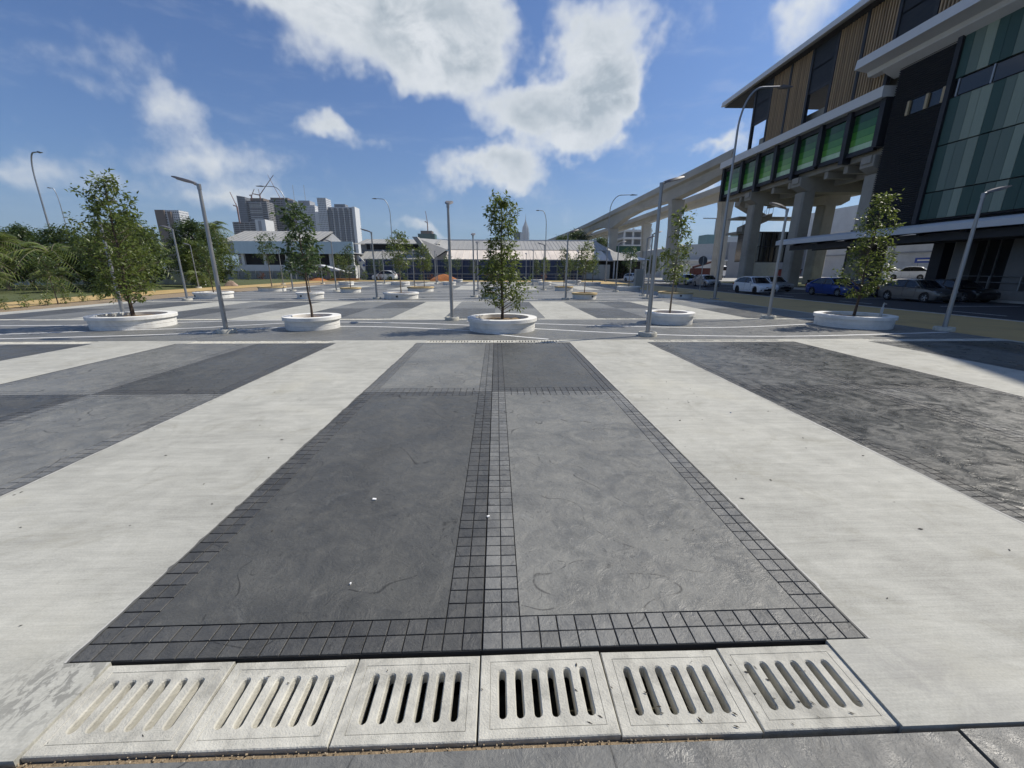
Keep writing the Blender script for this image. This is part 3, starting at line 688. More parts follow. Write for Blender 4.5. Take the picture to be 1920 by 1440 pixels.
# ------------------------------------------------------------------ tall street lights
def street_light(loc, rz, H, reach, label, r=.10):
    t = thing('street_light', loc, label, 'street light', 'tall street lights', rz)
    b=MB(); b.tube([(0,0,-.1),(0,0,H*.45),(0,0,H*.82)],[r,r*.8,r*.62],12); b.bb(-.22,.22,-.22,.22,-.02,.04); b.build('pole', m_galv, t, 40)
    b=MB(); P=[]; h0=H*.81
    for i in range(11):
        a=math.pi/2*i/10; P.append((reach*.42*(1-math.cos(a)),0,h0+(H-h0)*math.sin(a)))
    P.append((reach*.78,0,H+.06)); b.tube(P,[r*.6]*11+[r*.42],9); b.build('arm', m_galv, t, 50)
    b=MB(); b.prism([(reach*.74,H+.02),(reach*.8,H-.05),(reach*1.02,H+.0),(reach*1.04,H+.05),(reach*.82,H+.13)],-.14,.14,'y'); b.build('lamp_head', m_lamph, t)
    return t
street_light((15.05,27.9,0), 0, 12.6, 2.9, 'tall curved street light beside the ochre walk, nearest the station')
street_light((18.6,70.5,0), 0, 13.6, 4.2, 'tall curved street light beside the cream wall and grey cabinet')
street_light((9.3,80.0,0), math.pi, 12.4, 1.9, 'tall street light in front of the warehouse roof, right of the spire')
street_light((-19.6,81.0,0), math.pi, 14.3, 3.0, 'tall street light behind the second-row tree left of centre')
street_light((-34.0,72.0,0), math.pi, 14.6, 4.2, 'tall street light in front of the apartment towers')
street_light((-52.5,52.5,0), 0, 14.4, 1.5, 'tallest street light above the palms at far left', .12)
street_light((-77,80,0), math.pi, 15.4, 1.3, 'street light behind the tallest one at far left')
street_light((-95,100,0), math.pi, 12.8, 1.3, 'distant street light above the palms, right of the tall pair')
# ------------------------------------------------------------------ cars
def paint(name, col, metal=.3):
    if name in MATS: return MATS[name]
    m = bpy.data.materials.new(name); m.use_nodes=True; t=NT(m.node_tree); MATS[name]=m
    pos=t.n('TexCoord').outputs['Object']; z=t.n('SeparateXYZ',{0:pos}).outputs[2]
    d=t.math('MULTIPLY', t.ramp(z,.2,.75,.28,.02), t.ramp(t.noise(pos,6,6,.65),.35,.7))
    c=t.mix(d, col, (.16,.14,.11))
    b=t.n('BsdfPrincipled',{'Base Color':c,'Metallic':metal,'Roughness':.32,'Coat Weight':.7,'Coat Roughness':.06})
    t.n('OutputMaterial',{0:b.outputs[0]}); return m
m_glass = mat('tinted_glass', (.012,.014,.016), .08, var=.1, spec=.8)
m_tyre = mat('tyre_rubber', (.016,.016,.017), .85, var=.3, vs=8)
m_rim = mat('alloy_rim', (.45,.46,.47), .35, .8)
m_rimk = mat('black_rim', (.02,.02,.022), .4, .5)
m_trim = mat('dark_trim', (.015,.015,.016), .5)
m_headl = mat('headlamp_lens', (.62,.65,.68), .12)
m_taill = mat('tail_lamp_red', (.28,.015,.012), .2)
m_plate = mat('number_plate', (.03,.03,.03), .5)
WH = {}
def wheel_meshes(rimm):
    if rimm.name in WH: return WH[rimm.name]
    b=MB(); prof=[(.20,-.095),(.275,-.10),(.305,-.085),(.315,-.05),(.317,.05),(.305,.085),(.275,.10),(.20,.095)]
    vs=[];fs=[];n=28
    for r,y in prof:
        for k in range(n): a=2*math.pi*k/n; vs.append((r*math.cos(a),y,r*math.sin(a)))
    for i in range(len(prof)-1):
        for k in range(n): fs.append((i*n+k,i*n+(k+1)%n,(i+1)*n+(k+1)%n,(i+1)*n+k))
    b.add(vs,fs); ty=b.mesh('tyre',m_tyre,50)
    b=MB()
    def ring(r0,r1,y0,y1):
        vs=[];fs=[]
        for r,y in ((r0,y0),(r1,y1)):
            for k in range(n): a=2*math.pi*k/n; vs.append((r*math.cos(a),y,r*math.sin(a)))
        for k in range(n): fs.append((k,(k+1)%n,n+(k+1)%n,n+k))
        b.add(vs,fs)
    ring(.215,.20,-.098,-.06); ring(.20,.19,-.06,.07); b.cur=1; ring(.195,.001,.0,.0); b.cur=0
    for i in range(5):
        for s in (-.11,.11):
            a=2*math.pi*i/5+s; b.box((.115*math.cos(a),-.075,.115*math.sin(a)),(.19,.03,.028),0,-a)
    b.box((0,-.08,0),(.08,.035,.08)); rm=b.mesh('rim',[rimm,m_trim],40)
    WH[rimm.name]=(ty,rm); return WH[rimm.name]

def car(kind, pm, loc, rz, label, name, rimm=None, group='parked cars', cat='car', sx=1.):
    """local +x is forward, wheels on z=0"""
    t = thing(name, loc, label, cat, group, rz); rimm=rimm or m_rim
    hb = kind=='hatch'; sv = kind=='suv'
    W = 1.74 if not sv else 1.84
    wb = 1.28 if hb else 1.31
    if sv: wb=1.36
    fo = wb+.80; ro = -(wb+.72) if hb else -(wb+.84)
    r = .375
    up = .16 if sv else 0
    def arch(cx): return [(cx+r*math.cos(a), .32+r*math.sin(a)) for a in [R_(q) for q in (-22,5,35,65,90,115,145,175,202)]]
    A = arch(wb); B = arch(-wb)
    top = [(fo-.02,.30),(fo+.03,.46),(fo-.0,.62+up*.6),(fo-.14,.72+up),(fo-.55,.83+up),(wb-.38,.94+up),(.35,.965+up),(-.6,.985+up)]
    if hb or sv: top += [(-1.25,1.0+up),(ro+.10,.98+up),(ro-.01,.80+up),(ro-.03,.50),(ro+.04,.28)]
    else: top += [(-1.25,1.0),(-1.62,1.02),(ro+.06,1.0),(ro-.01,.84),(ro-.04,.52),(ro+.04,.28)]
    poly = [(ro+.10,.22)]+list(reversed(B))+[( -wb+r+.12,.19),(wb-r-.12,.19)]+list(reversed(A))+[(fo-.12,.2)]+top
    slices = [(-1.0,.10,.018,.0),(-.965,.045,.0,1),(-.84,.012,.0,1),(0,0,.0,1),(.84,.012,.0,1),(.965,.045,.0,1),(1.0,.10,.018,.0)]
    vs=[];fs=[];n=len(poly); xc=(fo+ro)/2; hl=(fo-ro)/2
    for (u,ins,dz,_) in slices:
        for (x,z) in poly:
            e=abs(x-xc)/hl; k=ins*max(0,(e-.55)/.45)**2*2.2
            xx = x-(k if x>xc else -k)
            tum = .035*max(0,(z-.62))/.35 + .03*max(0,(.42-z))/.2
            crown=-.030*abs(u)**3 if z>.75 else 0
            vs.append((xx, W/2*u*(1-tum*(abs(u))), z+crown-(dz if z>.85 else 0)))
    for i in range(len(slices)-1):
        for k in range(n): fs.append((i*n+k,i*n+(k+1)%n,(i+1)*n+(k+1)%n,(i+1)*n+k))
    fs += [tuple(range(n-1,-1,-1)), tuple((len(slices)-1)*n+k for k in range(n))]
    b=MB(); b.add(vs,fs); body=b.build('body', pm, t, 32)
    # greenhouse
    H = 1.50 if hb else (1.475 if kind=='sedan' else 1.74)
    if hb or sv: gp=[(wb-.30,.92+up),(.42,H-.075),(.0,H-.012),(-.7,H),(-1.2,H-.055),(-1.48,H-.15),(ro+.14,.99+up)]
    else: gp=[(wb-.32,.92),(.40,H-.075),(-.02,H-.012),(-.55,H),(-.95,H-.035),(-1.1,H-.085),(-1.72,1.005)]
    vs=[];fs=[];n=len(gp); us=(-1,-.93,-.5,0,.5,.93,1)
    for u in us:
        for (x,z) in gp:
            f=(z-.93-up)/(H-.93-up); wd=W/2*(.955-.20*max(0,f)); e=-.02*abs(u)**3*(f>.7)-(.03*(abs(u)==1)*(f>.6))
            vs.append((x-(.06*(x>0)-.05*(x<-1))*abs(u)**3*(1 if abs(u)<1 else 1.2), wd*u, z+e))
    for i in range(len(us)-1):
        for k in range(n-1): fs.append((i*n+k,i*n+k+1,(i+1)*n+k+1,(i+1)*n+k))
    b=MB(); roofk=(1,2,3,4)
    o=len(b.v); b.v+= [tuple(p) for p in vs]
    for i in range(len(us)-1):
        for k in range(n-1):
            b.f.append((i*n+k,i*n+k+1,(i+1)*n+k+1,(i+1)*n+k)); b.mi.append(1 if k in (roofk if not(hb or sv) else (1,2,3,4)) else 0)
    for i in (0,len(us)-1):
        b.f.append(tuple(i*n+k for k in range(n))); b.mi.append(0)
    b.build('cabin', [m_glass, pm], t, 30)
    # pillars, trims
    pl=MB()
    for s in (0,len(us)-1):
        q=[Vector(vs[s*n+k]) for k in range(n)]
        sg=-1 if s==0 else 1; off=Vector((0,sg*.006,0))
        pl.tube([q[0]+off,q[1]+off],[.032,.026],6); pl.tube([q[1]+off,q[2]+off,q[3]+off,q[4]+off,q[5]+off],[.026]*5,6)
        pl.tube([q[5]+off,q[6]+off],[.05,.075],6)
    pl.build('pillars', pm, t, 50)
    pb=MB()
    for sg in (-1,1):
        y0=W/2*.955; y1=W/2*.765
        pb.add([(-.28,sg*y0+sg*.004,.96+up),(-.17,sg*y0+sg*.004,.96+up),(-.17,sg*y1+sg*.012,H-.07),(-.25,sg*y1+sg*.012,H-.07)],[(0,1,2,3)])
    pb.build('centre_pillar', m_trim, t)
    ty,rm=wheel_meshes(rimm)
    for x in (wb,-wb):
        for sg in (-1,1):
            w_=link('wheel', ty, t, (x,sg*(W/2-.10),.317)); 
            if sg>0: w_.rotation_euler=(0,0,math.pi)
            link('rim', rm, w_)
    aw=MB()
    for x in (wb,-wb): aw.bb(x-.40,x+.40,-W/2+.22,W/2-.22,.2,.74)
    aw.bb(ro+.2,fo-.2,-W/2+.15,W/2-.15,.17,.30); aw.build('underbody', m_trim, t)
    for sg in (-1,1):
        b=MB(); x0=fo-.055
        b.add([(x0-.02,sg*.50,.62+up*.7),(x0-.07,sg*.78,.66+up*.7),(x0-.42,sg*.855,.745+up*.8),(x0-.30,sg*.80,.775+up*.9),(x0-.05,sg*.52,.70+up*.8),
               (x0-.14,sg*.45,.60+up*.7),(x0-.2,sg*.70,.62+up*.7),(x0-.45,sg*.78,.70+up*.8),(x0-.36,sg*.74,.73+up*.9),(x0-.2,sg*.48,.66+up*.8)],
              [(0,1,4),(1,3,4),(1,2,3),(0,5,6,1),(1,6,7,2),(2,7,8,3),(3,8,9,4),(4,9,5,0)]); b.build('headlight', m_headl, t)
        b=MB(); b.box((ro+.03,sg*.68,.82+up),(.14,.28,.16)); b.build('tail_light', m_taill, t)
        b=MB(); b.box((wb-.55,sg*(W/2+.075),1.0+up),(.10,.16,.10),sg*.2); b.box((wb-.55,sg*(W/2-.01),.965+up),(.05,.12,.03)); b.build('wing_mirror', pm, t)
        for hx in (-.02,-.78):
            b=MB(); b.box((hx,sg*(W/2+.004),.86+up),(.16,.03,.025)); b.build('door_handle', pm, t)
        b=MB()
        for dx in (.62,-.24): b.box((dx,sg*(W/2-.006),.62),(.008,.014,.58))
        b.box((-.25,sg*(W/2-.006),.335),(1.7,.014,.008)); b.build('door_seam', m_trim, t)
    b=MB(); b.box((fo-.012,0,.36),(.05,1.05,.15)); b.box((fo-.03,0,.57+up*.5),(.06,.74,.10)); b.build('grille', m_trim, t)
    b=MB(); b.box((fo+.03,0,.46),(.02,.46,.10)); b.build('number_plate', m_plate, t)
    for sg in (-1,1):
        b=MB(); b.box((fo-.10,sg*.68,.36),(.08,.22,.12),-sg*.35); b.build('fog_light', m_trim, t)
    return t
ZR=-.12; D=-math.pi/2
p_white=paint('paint_white',(.84,.85,.85),.0); p_silver=paint('paint_silver',(.42,.43,.44),.6); p_blue=paint('paint_blue',(.012,.055,.26),.4)
p_grey=paint('paint_grey',(.16,.155,.15),.6); p_black=paint('paint_black',(.012,.012,.014),.3)
car('hatch',p_white,(23.5,36.9,ZR),D+.04,'white hatchback with black wheels standing out in the road','hatchback',m_rimk)
car('sedan',p_silver,(28.3,41.6,ZR),D,'silver sedan parked behind the white hatchback','sedan')
car('sedan',p_blue,(27.95,33.25,ZR),D+.03,'blue sedan parked behind the tree with glinting leaves','sedan')
car('sedan',p_black,(31.2,33.4,ZR),D,'black sedan parked on the far side of the blue sedan','sedan')
car('sedan',p_grey,(28.8,27.2,ZR),D,'dark grey sedan parked beside the right-hand planter','sedan')
car('sedan',p_black,(31.9,27.6,ZR),D,'black sedan parked on the far side of the grey sedan','sedan')
car('sedan',p_silver,(27.0,52.6,ZR),D,'silver sedan right of the round traffic sign','sedan')
car('hatch',p_silver,(27.4,58.9,ZR),D,'silver hatchback parked behind the silver sedan near the sign','hatchback')
car('hatch',p_white,(25.3,76.0,ZR),D+.35,'white hatchback at the far end of the road by the cabinet','hatchback')
car('suv',p_white,(58.0,60.8,.76),R_(128),'white sport utility vehicle in the sunlit yard, left one','suv')
car('suv',p_white,(56.8,55.6,.76),R_(128),'white sport utility vehicle in the sunlit yard under the blue sign','suv')
car('suv',p_white,(-20.5,77.2,-.02),math.pi*.97,'white car parked at the left end of the blue fence','parked_car')

# ------------------------------------------------------------------ station
m_sconc = mat('station_concrete', (.33,.31,.265), .85, var=.14, vs=.8, bump=.15, bs=20, dirt=.35, detail=8)
m_white = mat('white_fascia', (.62,.63,.63), .55, var=.06, vs=.7)
m_navy = mat('dark_navy_frame', (.010,.013,.020), .55, var=.15, vs=2)
m_mesh = mat('dark_mesh', (.009,.015,.025), .7, var=.3, vs=1.2, stretch=(1,1,4))
m_timber = mat('timber_fin', (.36,.25,.14), .6, var=.18, vs=3, rnd=.18, stretch=(1,1,.25))
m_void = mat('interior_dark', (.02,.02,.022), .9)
XS = 34.0
st = thing('station', (XS,45,0), 'elevated railway station with timber fins, green glazing and concrete columns', 'station')
def sp(name, mb, m, smooth=False, parent=None):
    for i,v in enumerate(mb.v): mb.v[i]=(v[0]-XS,v[1]-45,v[2])
    return mb.build(name, m, parent or st, smooth)
Y0 = -24.0
b=MB(); b.prism([(32.9,24.75),(33.0,25.35),(41,27.2),(50,25.3),(50,24.9),(41,26.5),(36,25.2)],Y0,66.4,'y'); sp('roof', b, m_white)
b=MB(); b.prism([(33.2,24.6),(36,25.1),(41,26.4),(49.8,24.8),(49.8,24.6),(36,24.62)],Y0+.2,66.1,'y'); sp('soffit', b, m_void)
b=MB(); b.bb(33.3,50,39.0,65.2,16.35,17.2); sp('ledge', b, m_white)
b=MB(); b.bb(34.6,50,39,65.0,11.9,12.9); sp('deck', b, m_sconc)
b=MB(); b.bb(35.2,35.5,Y0,59.4,17.2,18.75); sp('parapet', b, m_sconc)
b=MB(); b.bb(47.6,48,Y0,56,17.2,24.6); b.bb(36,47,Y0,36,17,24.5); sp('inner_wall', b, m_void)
edges=[59.7-3.31*i for i in range(14)]
kindb='DTTDTTDTTDTTD'
for i in range(13):
    ya,yb=edges[i+1],edges[i]
    b=MB(); b.bb(34.0,34.35,yb-.16,yb+.16,17.2 if ya>36 else 20.3,24.7); sp('facade_post', b, m_navy)
    if kindb[i]=='T':
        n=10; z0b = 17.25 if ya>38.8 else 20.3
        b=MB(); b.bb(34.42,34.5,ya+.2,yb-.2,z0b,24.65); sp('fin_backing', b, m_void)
        for k in range(n):
            y=ya+.3+(yb-ya-.6)*k/(n-1); b=MB(); b.bb(34.04,34.16,y-.065,y+.065,z0b,24.6)
            o=sp('timber_fin', b, m_timber)
            if k%4==1: o.scale=(1,1,1)
        for z in (20.4,21.5,23.4):
            b=MB(); b.bb(34.24,34.34,ya+.2,yb-.2,z,z+.07); sp('rail', b, m_navy)
    else:
        b=MB(); b.bb(34.1,34.2,ya+.17,yb-.17,20.6,24.6); sp('mesh_screen', b, m_mesh)
        b=MB(); b.bb(34.1,34.3,ya+.17,yb-.17,20.3,20.6); b.bb(34.1,34.25,ya+.17,yb-.17,22.5,22.62); sp('rail', b, m_navy)
# green glazed band
be=[65.0,60.3,56.8,53.3,49.8,46.3,42.8,39.3]
gm=[mat('glass_deep_green',(.014,.075,.022),.15),mat('glass_bottle_green',(.03,.14,.032),.15),mat('glass_leaf_green',(.075,.26,.045),.15),mat('glass_lime_green',(.14,.38,.07),.15),mat('glass_pale_green',(.50,.68,.42),.2)]
for i in range(8):
    b=MB(); y=be[i]; b.bb(33.7,34.5,y-.38,y+.12,11.9 if i%2==0 else 12.5,16.35); sp('mullion', b, m_navy)
    if i<7:
        ya,yb=be[i+1]+.12,be[i]-.38
        zz=[15.9,15.2,14.55,13.9,13.3,12.75][:6]
        for k in range(5):
            b=MB(); b.bb(34.16,34.2,ya,yb,zz[k+1]+.012,zz[k]-.012); sp('glass_pane', b, gm[k])
        b=MB(); b.bb(33.95,34.3,ya,yb,12.35,12.74); sp('transom', b, m_navy); b=MB(); b.bb(33.95,34.3,ya,yb,15.92,16.35); sp('transom', b, m_navy)
b=MB(); b.bb(34.5,34.7,39.2,64.8,12.9,16.3); sp('band_backing', b, m_void)
b=MB(); b.bb(33.7,49,64.9,65.1,12.3,16.3); sp('end_wall', b, m_navy)
# columns and crossheads
for y in (57.9,48.8,39.7):
    for x,wx in ((35.2,.74),(45.0,.85)):
        b=MB(); c=.16
        prof=[(-wx+c,-wx),(wx-c,-wx),(wx,-wx+c),(wx,wx-c),(wx-c,wx),(-wx+c,wx),(-wx,wx-c),(-wx,-wx+c)]
        b.prism([(x+p,y+q) for p,q in prof],-.1,10.4,'z')
        for z in (3.4,6.8): b.prism([(x+p*.985,y+q*.985) for p,q in prof],z,z+.02,'z')
        sp('column', b, m_sconc)
    b=MB(); b.prism([(33.9,11.9),(33.9,11.0),(35.0,10.4),(46.5,10.4),(47.6,11.0),(47.6,11.9)],y-.72,y+.72,'y'); sp('crosshead', b, m_sconc)
    b=MB(); b.bb(33.75,34.3,y-.5,y+.5,11.3,11.9); sp('bracket', b, m_sconc)
for y in (61,54,51,45.5,43):
    b=MB(); b.bb(34.7,47,y-.25,y+.25,11.2,11.88); sp('beam', b, m_sconc)
for x in (38,41.5):
    b=MB(); b.bb(x-.2,x+.2,39.5,65,11.0,11.9); sp('beam', b, m_sconc)
# front block: dark ribbed cladding and green panels
fbk = thing('station_entrance_block', (XS,25,0), 'station entrance block with dark ribbed cladding and green vertical panels', 'building')
def fp(name, mb, m, smooth=False, parent=None):
    for i,v in enumerate(mb.v): mb.v[i]=(v[0]-XS,v[1]-25,v[2])
    return mb.build(name, m, parent or fbk, smooth)
b=MB(); b.bb(34.12,50,-24,38.55,5.7,18.6); fp('core', b, m_navy)
b=MB(); b.prism([(31.9,19.0),(32.0,19.75),(32.5,19.95),(50,20.1),(50,18.62),(33.3,18.5),(33.1,18.85)],-24,40.9,'y'); fp('eave', b, m_white)
b=MB(); b.prism([(33.2,18.5),(34.6,17.9),(34.6,18.6),(33.2,18.6)],-24,39.6,'y'); fp('eave_soffit', b, m_white)
b=MB(); zz=5.75
while zz<18.3:
    if not (14.2<zz<15.25):
        b.prism([(34.12,zz),(33.98,zz+.03),(33.96,zz+.09),(34.12,zz+.12)],33.95,38.5,'y')
    else: b.prism([(34.12,zz),(33.98,zz+.03),(33.96,zz+.09),(34.12,zz+.12)],37.0,38.5,'y')
    zz+=.165
o=fp('ribbed_cladding', b, m_mesh); o['kind']='stuff'
b=MB(); b.bb(34.05,34.14,33.95,37.0,14.25,15.3); fp('slot_window', b, m_glass)
for y in (36.9,35.4,34.15): 
    b=MB(); b.bb(33.9,34.1,y-.1,y+.1,14.25,15.3); fp('window_post', b, mat('beige_post',(.45,.36,.22),.6))
b=MB(); b.bb(33.75,34.15,33.55,33.9,5.5,18.6); fp('corner_post', b, m_navy)
gmats=[mat('panel_deep_green',(.020,.068,.054),.5,var=.12,vs=4,stretch=(1,8,.3),rnd=.08),mat('panel_sage',(.24,.29,.225),.5,var=.12,vs=4,stretch=(1,8,.3),rnd=.08),mat('panel_grey_green',(.125,.175,.14),.5,var=.12,vs=4,stretch=(1,8,.3),rnd=.08)]
rows=[(15.5,18.5),(11.1,14.25),(7.8,11.05),(5.8,7.75)]
rp=random.Random(4)
for ri,(za,zb) in enumerate(rows):
    y=33.5-.0; k=ri
    while y>13:
        wd=.72 if (k%3) else .62
        b=MB(); b.bb(33.9,34.08,y-wd+.012,y-.012,za+.02,zb-.02); fp('cladding_panel', b, gmats[(k*2+ri+ (k//4))%3]); y-=wd; k+=1
b=MB(); b.bb(34.0,34.1,13,33.5,14.35,15.4); fp('ribbon_window', b, m_glass)
for i in range(9): 
    b=MB(); y=33.2-2.2*i; b.bb(33.94,34.1,y-.05,y+.05,14.3,15.45); fp('window_mullion', b, m_galv)
# taller unseen stair tower carries the shade over the plaza corner
b=MB(); b.prism([(18.5,20.0),(18.5,25.2),(12,29.8),(-24,29.8),(-24,20.0)],32.2,50,'x'); fp('stair_tower', b, m_navy)
# ground floor: columns, canopy, plinth
for (x,y,w) in ((35.2,40.2,.55),(35.0,32.0,.42),(35.0,37.7,.42),(35.0,30.4,.4),(35.0,26.6,.55),(35.0,22.0,.55),(35.0,16,.55),(44,33.4,.6),(44,26.5,.6),(44,20,.6),(44,38.2,.5)):
    b=MB(); b.bb(x-w,x+w,y-w,y+w,0,5.7); fp('ground_column', b, mat('grey_column',(.16,.16,.155),.7) if y<32 else m_navy)
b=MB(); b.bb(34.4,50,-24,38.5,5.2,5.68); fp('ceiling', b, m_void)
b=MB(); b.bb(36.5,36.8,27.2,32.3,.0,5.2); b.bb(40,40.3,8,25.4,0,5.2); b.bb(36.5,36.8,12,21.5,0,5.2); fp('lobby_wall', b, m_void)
for i in range(6):
    b=MB(); y=31.8-.8*i; b.bb(36.38,36.48,y-.04,y+.04,.6,4.6); fp('glazing_bar', b, m_galv)
b=MB(); b.bb(34.0,50,-24,30.3,0,.62); fp('plinth', b, mat('pavement_grey',(.23,.225,.21)))
cn=MB(); cn.prism([(30.6,4.55),(30.6,4.95),(31.0,5.1),(34.6,5.55),(34.6,5.35),(31.2,4.9),(31.0,4.55)],-10,45.6,'y'); fp('canopy', cn, m_white)
b=MB(); b.bb(31.4,31.7,-10,44.4,3.95,4.5); b.bb(33.9,34.1,-10,44.4,3.95,4.6); fp('canopy_beam', b, m_navy)
for y in np.arange(-8,45,3.2):
    b=MB(); b.prism([(30.9,4.5),(34.5,5.2),(34.5,4.9),(31.0,4.35)],y-.06,y+.06,'y'); fp('canopy_rib', b, m_navy)
b=MB()
for z in (1.15,1.55): b.tube([(34.3,24.2,z),(34.3,29.6,z)],.025,6)
for y in (24.2,26.,27.8,29.6): b.tube([(34.3,y,.6),(34.3,y,1.55)],.025,6)
b.tube([(34.3,29.6,1.55),(34.3,31.2,.9),(34.3,31.2,0)],.025,6); fp('handrail', b, m_galv)
# stair and escalator enclosure below the deck
stc = thing('stair_enclosure', (42,60,0), 'glazed stair enclosure with pale panels under the station deck', 'stairs')
def tp(name, mb, m, smooth=False):
    for i,v in enumerate(mb.v): mb.v[i]=(v[0]-42,v[1]-60,v[2])
    return mb.build(name, m, stc, smooth)
b=MB(); b.bb(38.6,44.8,63.2,67,3.2,7.4); tp('glass_box', b, m_glass)
for i in range(9): b=MB(); x=38.6+.77*i; b.bb(x-.05,x+.05,63.05,63.2,3.1,7.5); tp('mullion', b, m_navy)
for z in (3.1,5.3,7.4): b=MB(); b.bb(38.5,44.9,63.0,63.2,z,z+.12); tp('transom', b, m_navy)
for i in range(4): b=MB(); x=38.6+1.05*i; b.bb(x+.01,x+1.04,62.9,63.1,.0,3.05); tp('hoarding_panel', b, mat('pale_panel',(.52,.53,.54),.6))
for i,(za,zb,xa,xb) in enumerate([(7.6,9.6,38.5,43.0),(9.6,11.8,43.0,38.5)]):
    b=MB(); b.prism([(xa,za),(xb,zb),(xb,zb+.9),(xa,za+.9)],66+i*1.6,67.5+i*1.6,'y'); tp('stair_flight', b, m_sconc)
    for k in range(8):
        b=MB(); u=k/7; x=xa+(xb-xa)*u; z=za+(zb-za)*u; b.tube([(x,66+i*1.6,z+.8),(x,66+i*1.6,z+1.9)],.03,5); tp('baluster', b, m_galv)
b=MB(); b.bb(37.6,48.5,65.8,69,7.4,7.75); tp('landing', b, m_sconc)
b=MB(); b.bb(37.6,48.5,65.8,69,9.7,9.95); tp('landing', b, m_sconc)

# ------------------------------------------------------------------ guideway
m_gconc = mat('guideway_concrete', (.42,.40,.35), .85, var=.14, vs=.5, bump=.1, bs=15, dirt=.4, detail=8, stretch=(1,.35,1))
gw = thing('guideway', (37.5,86,0), 'twin concrete elevated railway viaduct leading away from the station', 'viaduct')
def vp(name, mb, m=None, smooth=False):
    for i,v in enumerate(mb.v): mb.v[i]=(v[0]-37.5,v[1]-86,v[2])
    return mb.build(name, m or m_gconc, gw, smooth)
PIERS=[87.,132.,180.,227.,274.]
BOT1=([60,68,77,88,97,108,118,127,132,137,147,160,175,180,186,200,300],[16.7,16.5,15.9,15.5,15.9,16.2,15.8,14.8,14.3,14.8,15.9,16.1,15.2,14.6,15.2,16.1,16.1])
BOT2=([60,86,110,132,150,300],[16.4,15.8,16.1,15.7,16.1,16.1])
for gi,(xg,zt,BB) in enumerate(((36.4,19.2,BOT1),(46.6,18.4,BOT2))):
    ys=[65.3]+list(np.arange(68,300,2.0)); vs=[];fs=[]
    for y in ys:
        cx=xg-max(0,y-150)**2*.00045; zb=float(np.interp(y,*BB))
        pf=[(-1.15,zt),(-1.38,zt),(-1.66,zt-1.1),(-1.66,zt-1.3),(-1.05,zt-1.55),(-.9,zb+.1),(-.8,zb),(.8,zb),(.9,zb+.1),(1.05,zt-1.55),(1.66,zt-1.3),(1.66,zt-1.1),(1.38,zt),(1.15,zt),(1.1,zt-1.0),(-1.1,zt-1.0)]
        vs += [(cx+a,y,z) for a,z in pf]
    n=16
    for i in range(len(ys)-1):
        for k in range(n): fs.append((i*n+k,i*n+(k+1)%n,(i+1)*n+(k+1)%n,(i+1)*n+k))
    fs += [tuple(range(n-1,-1,-1)), tuple((len(ys)-1)*n+k for k in range(n))]
    b=MB(); b.add(vs,fs); vp('girder', b, smooth=30)
    for p in PIERS:
        cx=xg-max(0,p-150)**2*.00045; zb=float(np.interp(p,*BB))
        prof=[(.95,-.2),(.95,zb-5.5),(1.05,zb-3.6),(1.15,zb-1.8),(1.35,zb-.45),(1.4,zb-.01)]
        vs=[];fs=[]
        for hw,z in prof: vs += [(cx-hw,p-.85,z),(cx+hw,p-.85,z),(cx+hw,p+.85,z),(cx-hw,p+.85,z)]
        for i in range(len(prof)-1):
            for k in range(4): fs.append((i*4+k,i*4+(k+1)%4,(i+1)*4+(k+1)%4,(i+1)*4+k))
        fs+=[(3,2,1,0),tuple((len(prof)-1)*4+k for k in range(4))]
        b=MB(); b.add(vs,fs); vp('pier', b, smooth=30)
# ------------------------------------------------------------------ warehouses and fences at the back
m_metalr = mat('roof_sheet_grey', (.31,.305,.285), .6, .0, var=.10, vs=.35, stretch=(6,.4,1), dirt=.25)
m_metalt = mat('roof_sheet_tan', (.70,.62,.53), .65, .05, var=.12, vs=.3, stretch=(3,.4,1), dirt=.3)
m_fasc = mat('pale_blue_sheet', (.55,.66,.70), .55, .05, var=.07, vs=.4, stretch=(4,1,.5))
m_wallw = mat('white_wall', (.62,.62,.60), .8, var=.08, vs=.5, dirt=.25)
m_wallg = mat('grey_wall', (.33,.34,.35), .8, var=.1, vs=.4, dirt=.2)
m_bluef = mat('blue_fence_sheet', (.040,.060,.135), .6, .1, var=.2, vs=.8, dirt=.3, rnd=.12)
m_greyf = mat('grey_fence_sheet', (.27,.27,.28), .65, .1, var=.14, vs=1, dirt=.3, rnd=.1)
def holder(name, loc, label, cat, group=None):
    t = thing(name, loc, label, cat, group)
    def part(pn, mb, m, smooth=False, parent=None):
        mb.v=[(v[0]-loc[0],v[1]-loc[1],v[2]-loc[2]) for v in mb.v]; return mb.build(pn, m, parent or t, smooth)
    return t, part
def ribbed(mb, x0,x1, ya,za, yb,zb, step=1.0, th=.06):
    mb.add([(x0,ya,za),(x1,ya,za),(x1,yb,zb),(x0,yb,zb),(x0,ya,za-th*3),(x1,ya,za-th*3),(x1,yb,zb-th*3),(x0,yb,zb-th*3)],[(0,1,2,3),(7,6,5,4),(0,4,5,1),(1,5,6,2),(2,6,7,3),(3,7,4,0)])
    x=x0+step/2
    while x<x1:
        mb.add([(x-.05,ya,za),(x+.05,ya,za),(x+.05,yb,zb),(x-.05,yb,zb),(x-.02,ya,za+th),(x+.02,ya,za+th),(x+.02,yb,zb+th),(x-.02,yb,zb+th)],[(4,5,6,7),(0,1,5,4),(1,2,6,5),(2,3,7,6),(3,0,4,7)]); x+=step
_,p = holder('warehouse',(-45,95,0),'warehouse with pale blue fascia and dark open front behind the fence','warehouse')
b=MB(); b.prism([(-57,95.6),(-31.8,95.6),(-31.8,125),(-66,125),(-63.5,101.5)],-.3,2.8,'z'); p('wall',b,m_wallw)
